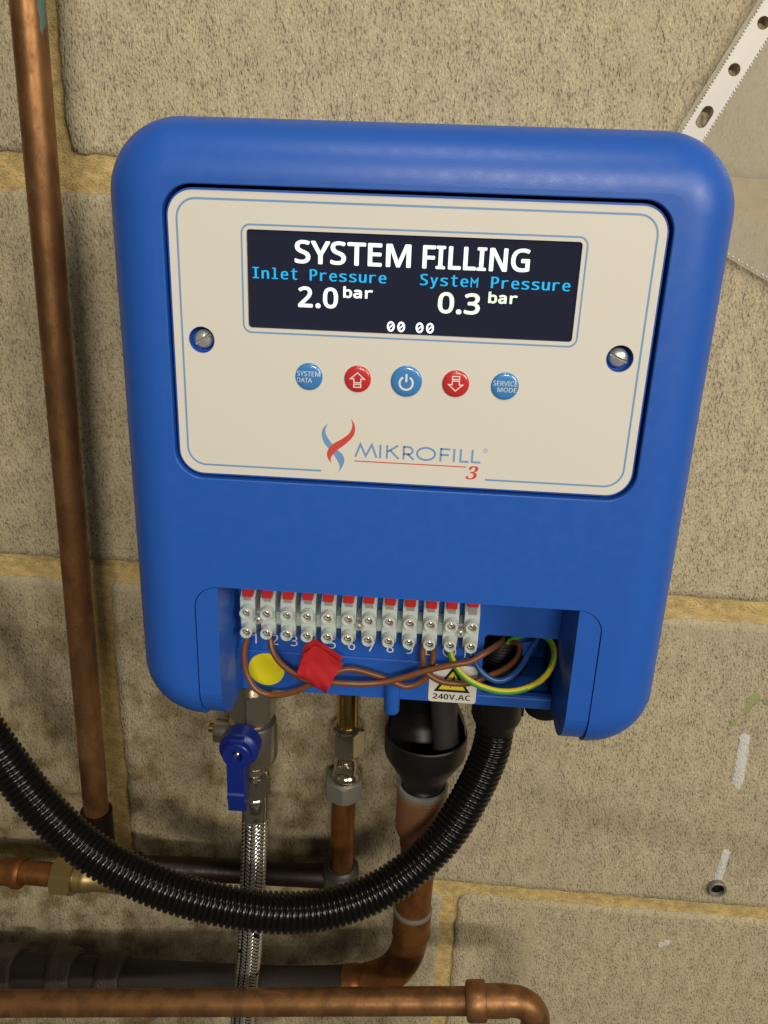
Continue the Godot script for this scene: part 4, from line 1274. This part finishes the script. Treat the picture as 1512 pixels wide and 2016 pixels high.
# ---------------------------------------------------------------- black conduit
func build_conduit():
	var c := thing("flexible_conduit", "black corrugated flexible conduit looping from the unit's right side down across to the left", "conduit", Vector3(-55, -365, 114))
	var raw := spline([Vector3(-262, -150, 92), Vector3(-232, -214, 100), Vector3(-214.8, -247.8, 104), Vector3(-199.6, -270.8, 108), Vector3(-179.7, -298.4, 112), Vector3(-153.3, -322.6, 116), Vector3(-121.3, -338.8, 118), Vector3(-89.7, -348.8, 117), Vector3(-55.3, -355.6, 113), Vector3(-26.8, -357.0, 105), Vector3(2.3, -349.6, 93), Vector3(28.7, -328.8, 80), Vector3(44, -303.4, 70), Vector3(52.2, -280.3, 64), Vector3(53.8, -262, 62)], 10)
	var step := 3.2 / 8
	var path := respace(raw, step)
	var shape := [9.1, 9.1, 10.15, 10.38, 10.45, 10.45, 10.38, 10.15]
	var st := mb()
	tube(st, path, func(i): return shape[i % 8], 30)
	part("corrugated_tube", st, M.black_conduit, c)
	st = mb()
	XF = at(53.8, 0, 62)
	lathe(st, [[11, -223], [13.4, -223], [13.5, -257.0], [12.6, -259.6], [11.0, -262.4], [10.6, -265.0], [10.0, -265.2]], 40)
	for k in 2:
		var a := -0.62 + k * 2.1
		var d := Vector3(sin(a), 0, cos(a)); var e := Vector3(cos(a), 0, -sin(a))
		for s in [[-1.3, 1.3]]:
			var p0: Vector3 = d * 14.3 + e * s[0]; var p1: Vector3 = d * 14.3 + e * s[1]; var q0: Vector3 = d * 13 + e * s[0]; var q1: Vector3 = d * 13 + e * s[1]
			var T := Vector3.UP * -224.0; var L := Vector3.UP * -256.0
			quad(st, p0 + T, p0 + L, p1 + L, p1 + T); quad(st, q0 + T, q0 + L, p0 + L, p0 + T); quad(st, p1 + T, p1 + L, q1 + L, q1 + T); quad(st, p0 + L, q0 + L, q1 + L, p1 + L)
	part("gland", st, M.black_plastic, c)
	st = mb()
	var th := [[8.2, -199.6], [9.6, -199.6]]
	for i in 14: th.append([9.6, -200.0 - i * 1.7]); th.append([8.9, -200.85 - i * 1.7])
	XF = at(51.0, 0, 76)
	lathe(st, th, 36)
	lathe(st, [[8.2, -222], [8.2, -199.6]], 36)
	XF = at(51.0, 0, 76)
	hexnut(st, 12.5, -214.5, -219.5)
	XF = Transform3D()
	part("gland_thread", st, M.black_plastic, c)
	# blanked second entry beside it
	var b := thing("blanking_plug", "round black blanking plug under the unit's right-hand corner", "plug", Vector3(77, -252, 66))
	st = mb()
	XF = at(77.5, 0, 66)
	lathe(st, [[9, -224], [10.2, -224.2], [10.2, -247.0], [9.4, -250.2], [7.0, -252.0], [0, -252.4]], 36)
	XF = Transform3D()
	part("plug_cap", st, M.black_plastic, b)

# ---------------------------------------------------------------- punched pocket hanging on the wall, upper right
func build_pocket():
	var o := Vector2(130.0, 41.8)
	var u := Vector2(0.446, 0.895); var n := Vector2(0.895, -0.446)
	var f := func(a: float, b: float, z := 0.0) -> Vector3:   # a up the strip, b across to the right
		var p := o + u * a + n * b
		return Vector3(p.x, p.y, 5.0 + z + 0.9 * sin(a * 0.035 + 0.6) * sin(b * 0.03 + 0.4) + 0.35 * sin(b * 0.11 + a * 0.05))
	var t := thing("punched_pocket", "clear plastic punched pocket with a white holed strip hanging behind the unit's top right corner", "plastic pocket", f.call(-46.0, 0.0))
	var st := mb()
	st.set_smooth_group(group())
	var na := 40; var nb := 34
	for i in na:
		for j in nb:
			var q := []
			if j == 1: continue   # the holed strip is welded in here
			for e in [[i, j], [i, j + 1], [i + 1, j + 1], [i + 1, j]]: q.append(f.call(-46.0 + 200.0 * e[0] / na, [-7.6, -4.9, 4.9][e[1]] if e[1] < 3 else 4.9 + 165.0 * (e[1] - 2) / (nb - 2)))
			quad(st, q[0], q[1], q[2], q[3])
	part("film", st, M.pocket_film, t)
	st = mb()
	var holes := []
	var cuts := [-60.0]
	for k in range(-1, 8):
		var c := Vector2(21.3 * k + (1.0 if k > 0 else 0.0), 0)
		if k % 4 == 0 and k < 3 and k == 0:
			var slot := PackedVector2Array()
			for p in arc(c + Vector2(2.3, 0), 2.75, 2.75, -90, 90, 10): slot.append(p)
			for p in arc(c - Vector2(2.3, 0), 2.75, 2.75, 90, 270, 10): slot.append(p)
			holes.append(slot)
		else: holes.append(circle(c, 2.75, 24))
		cuts.append(c.x)
	cuts.append(160.0)
	var strip := PackedVector2Array([Vector2(-46, -5.1), Vector2(154, -5.1), Vector2(154, 5.1), Vector2(-46, 5.1)])
	for i in cuts.size() - 1:
		var r := PackedVector2Array([Vector2(cuts[i], -20), Vector2(cuts[i + 1], -20), Vector2(cuts[i + 1], 20), Vector2(cuts[i], 20)])
		var ps := Geometry2D.intersect_polygons(strip, r)
		for h in holes:
			var np: Array[PackedVector2Array] = []
			for p in ps: np.append_array(Geometry2D.clip_polygons(p, h))
			ps = np
		for p in ps:
			var idx := Geometry2D.triangulate_polygon(p)
			for k in range(0, idx.size(), 3):
				var a := p[idx[k]]; var b := p[idx[k + 1]]; var c := p[idx[k + 2]]
				var A: Vector3 = f.call(a.x, a.y, 0.25); var B: Vector3 = f.call(b.x, b.y, 0.25); var C: Vector3 = f.call(c.x, c.y, 0.25)
				if (B - A).cross(C - A).z < 0: tri(st, A, C, B)
				else: tri(st, A, B, C)
	part("holed_strip", st, M.pocket_white, t)
	# crimped welds along both edges of the strip and the bottom of the pocket
	st = mb()
	for side in [[-5.3, 0], [5.4, 0], [-44.5, 1]]:
		var k := 0.0
		while k < (150.0 if side[1] == 0 else 160.0):
			var c: Vector3 = f.call(-44.0 + k, side[0], 0.3) if side[1] == 0 else f.call(side[0], k, 0.3)
			XF = Transform3D(Basis(Vector3(0, 0, 1), rng.randf() * 3.0) * Basis(Vector3(1, 0, 0), PI / 2), c)
			var s := rng.randf_range(0.35, 0.65)
			lathe(st, [[0, 0.5 * s], [0.7 * s, 0.35 * s], [s, 0]], 6)
			k += rng.randf_range(1.1, 1.7) if side[1] == 0 else rng.randf_range(2.2, 3.6)
	XF = Transform3D()
	var w := part("weld_dots", st, M.pocket_white, t)
	w.set_meta("kind", "stuff")

# ---------------------------------------------------------------- marks and fixings on the wall
func blob(pts2: Array, z: float, rough := 0.35) -> SurfaceTool:
	var st := mb()
	st.set_smooth_group(group())
	var p := PackedVector2Array()
	for i in pts2.size():
		var a: Vector2 = pts2[(i + pts2.size() - 1) % pts2.size()]; var b: Vector2 = pts2[i]; var c: Vector2 = pts2[(i + 1) % pts2.size()]; var d: Vector2 = pts2[(i + 2) % pts2.size()]
		for k in 9:
			var q: Vector2 = b.cubic_interpolate(c, a, d, k / 9.0)
			p.append(q + Vector2(rng.randf_range(-rough, rough), rng.randf_range(-rough, rough)))
	var inner := PackedVector2Array()
	var mid := Vector2()
	for q in p: mid += q / p.size()
	for q in p: inner.append(q.lerp(mid, 0.12))
	if area(p) < 0:
		p.reverse(); inner.reverse()
	ringwall(st, inner, z, p, -0.9)
	face(st, inner, z)
	return st

func V2(x: float, y: float) -> Vector2:
	return Vector2(x, y)

func build_wall_marks():
	var w: Node3D = get_node("block_wall")
	part("paint_streak", blob([V2(211.2, -300), V2(217.5, -299.0), V2(218.6, -310), V2(219.6, -325), V2(219.6, -341), V2(215.5, -346), V2(212.8, -341), V2(212.0, -325), V2(211.2, -312)], 0.16, 0.55), M.paint_white, w, "wide dry streak of white paint")
	part("paint_streak", blob([V2(216.4, -390), V2(221.6, -390.5), V2(221.2, -402), V2(220.2, -417), V2(214.6, -417), V2(215.4, -403)], 0.18, 0.5), M.paint_white, w, "narrow white paint streak ending at the metal insert")
	part("paint_splash", blob([V2(187, -478), V2(188, -474.5), V2(190.5, -474), V2(191.5, -471.5), V2(194.5, -471.5), V2(195.5, -474.5), V2(193.5, -477), V2(191.0, -477.5), V2(189.5, -480)], 0.6, 0.1), M.paint_white, w, "small splash of white paint")
	for g in [[V2(206, -284), V2(209, -277), V2(214, -270.5), V2(219, -271), V2(218, -277), V2(215, -281), V2(213, -287), V2(208, -288)], [V2(219, -275), V2(224, -272), V2(229, -274), V2(228, -279), V2(222, -279)], [V2(203, -291), V2(207, -289), V2(208, -293), V2(204, -296)]]:
		part("green_stain", blob(g, 0.12, 0.2), M.paint_green, w, "pale green paint stain")
	var a := thing("wall_insert", "round threaded metal insert in the wall at the foot of a narrow paint streak", "wall anchor", Vector3(217.6, -421.2, 0))
	var st := mb()
	XF = at(217.6, -421.2, 0, Basis(Vector3(0, 0, 1), 0.3) * Basis(Vector3(1, 0, 0), PI / 2))
	var prof := [[4.4, 0.6]]
	for i in 5:
		prof.append([5.0, 0.9 + i * 0.6]); prof.append([4.3, 1.2 + i * 0.6])
	prof.append_array([[5.0, 3.8], [5.5, 3.9], [5.9, 3.5], [6.0, -3.0]])
	lathe(st, prof, 32)
	XF = Transform3D()
	part("threaded_sleeve", st, M.dull_zinc, a)
	st = mb()
	XF = at(217.6, -421.2, 0, Basis(Vector3(1, 0, 0), PI / 2))
	lathe(st, [[0, 0.9], [4.9, 0.8]], 24)  # black disc painted as the unlit depth of the hole
	XF = Transform3D()
	part("bore_shade_disc", st, M.black_plastic, a)
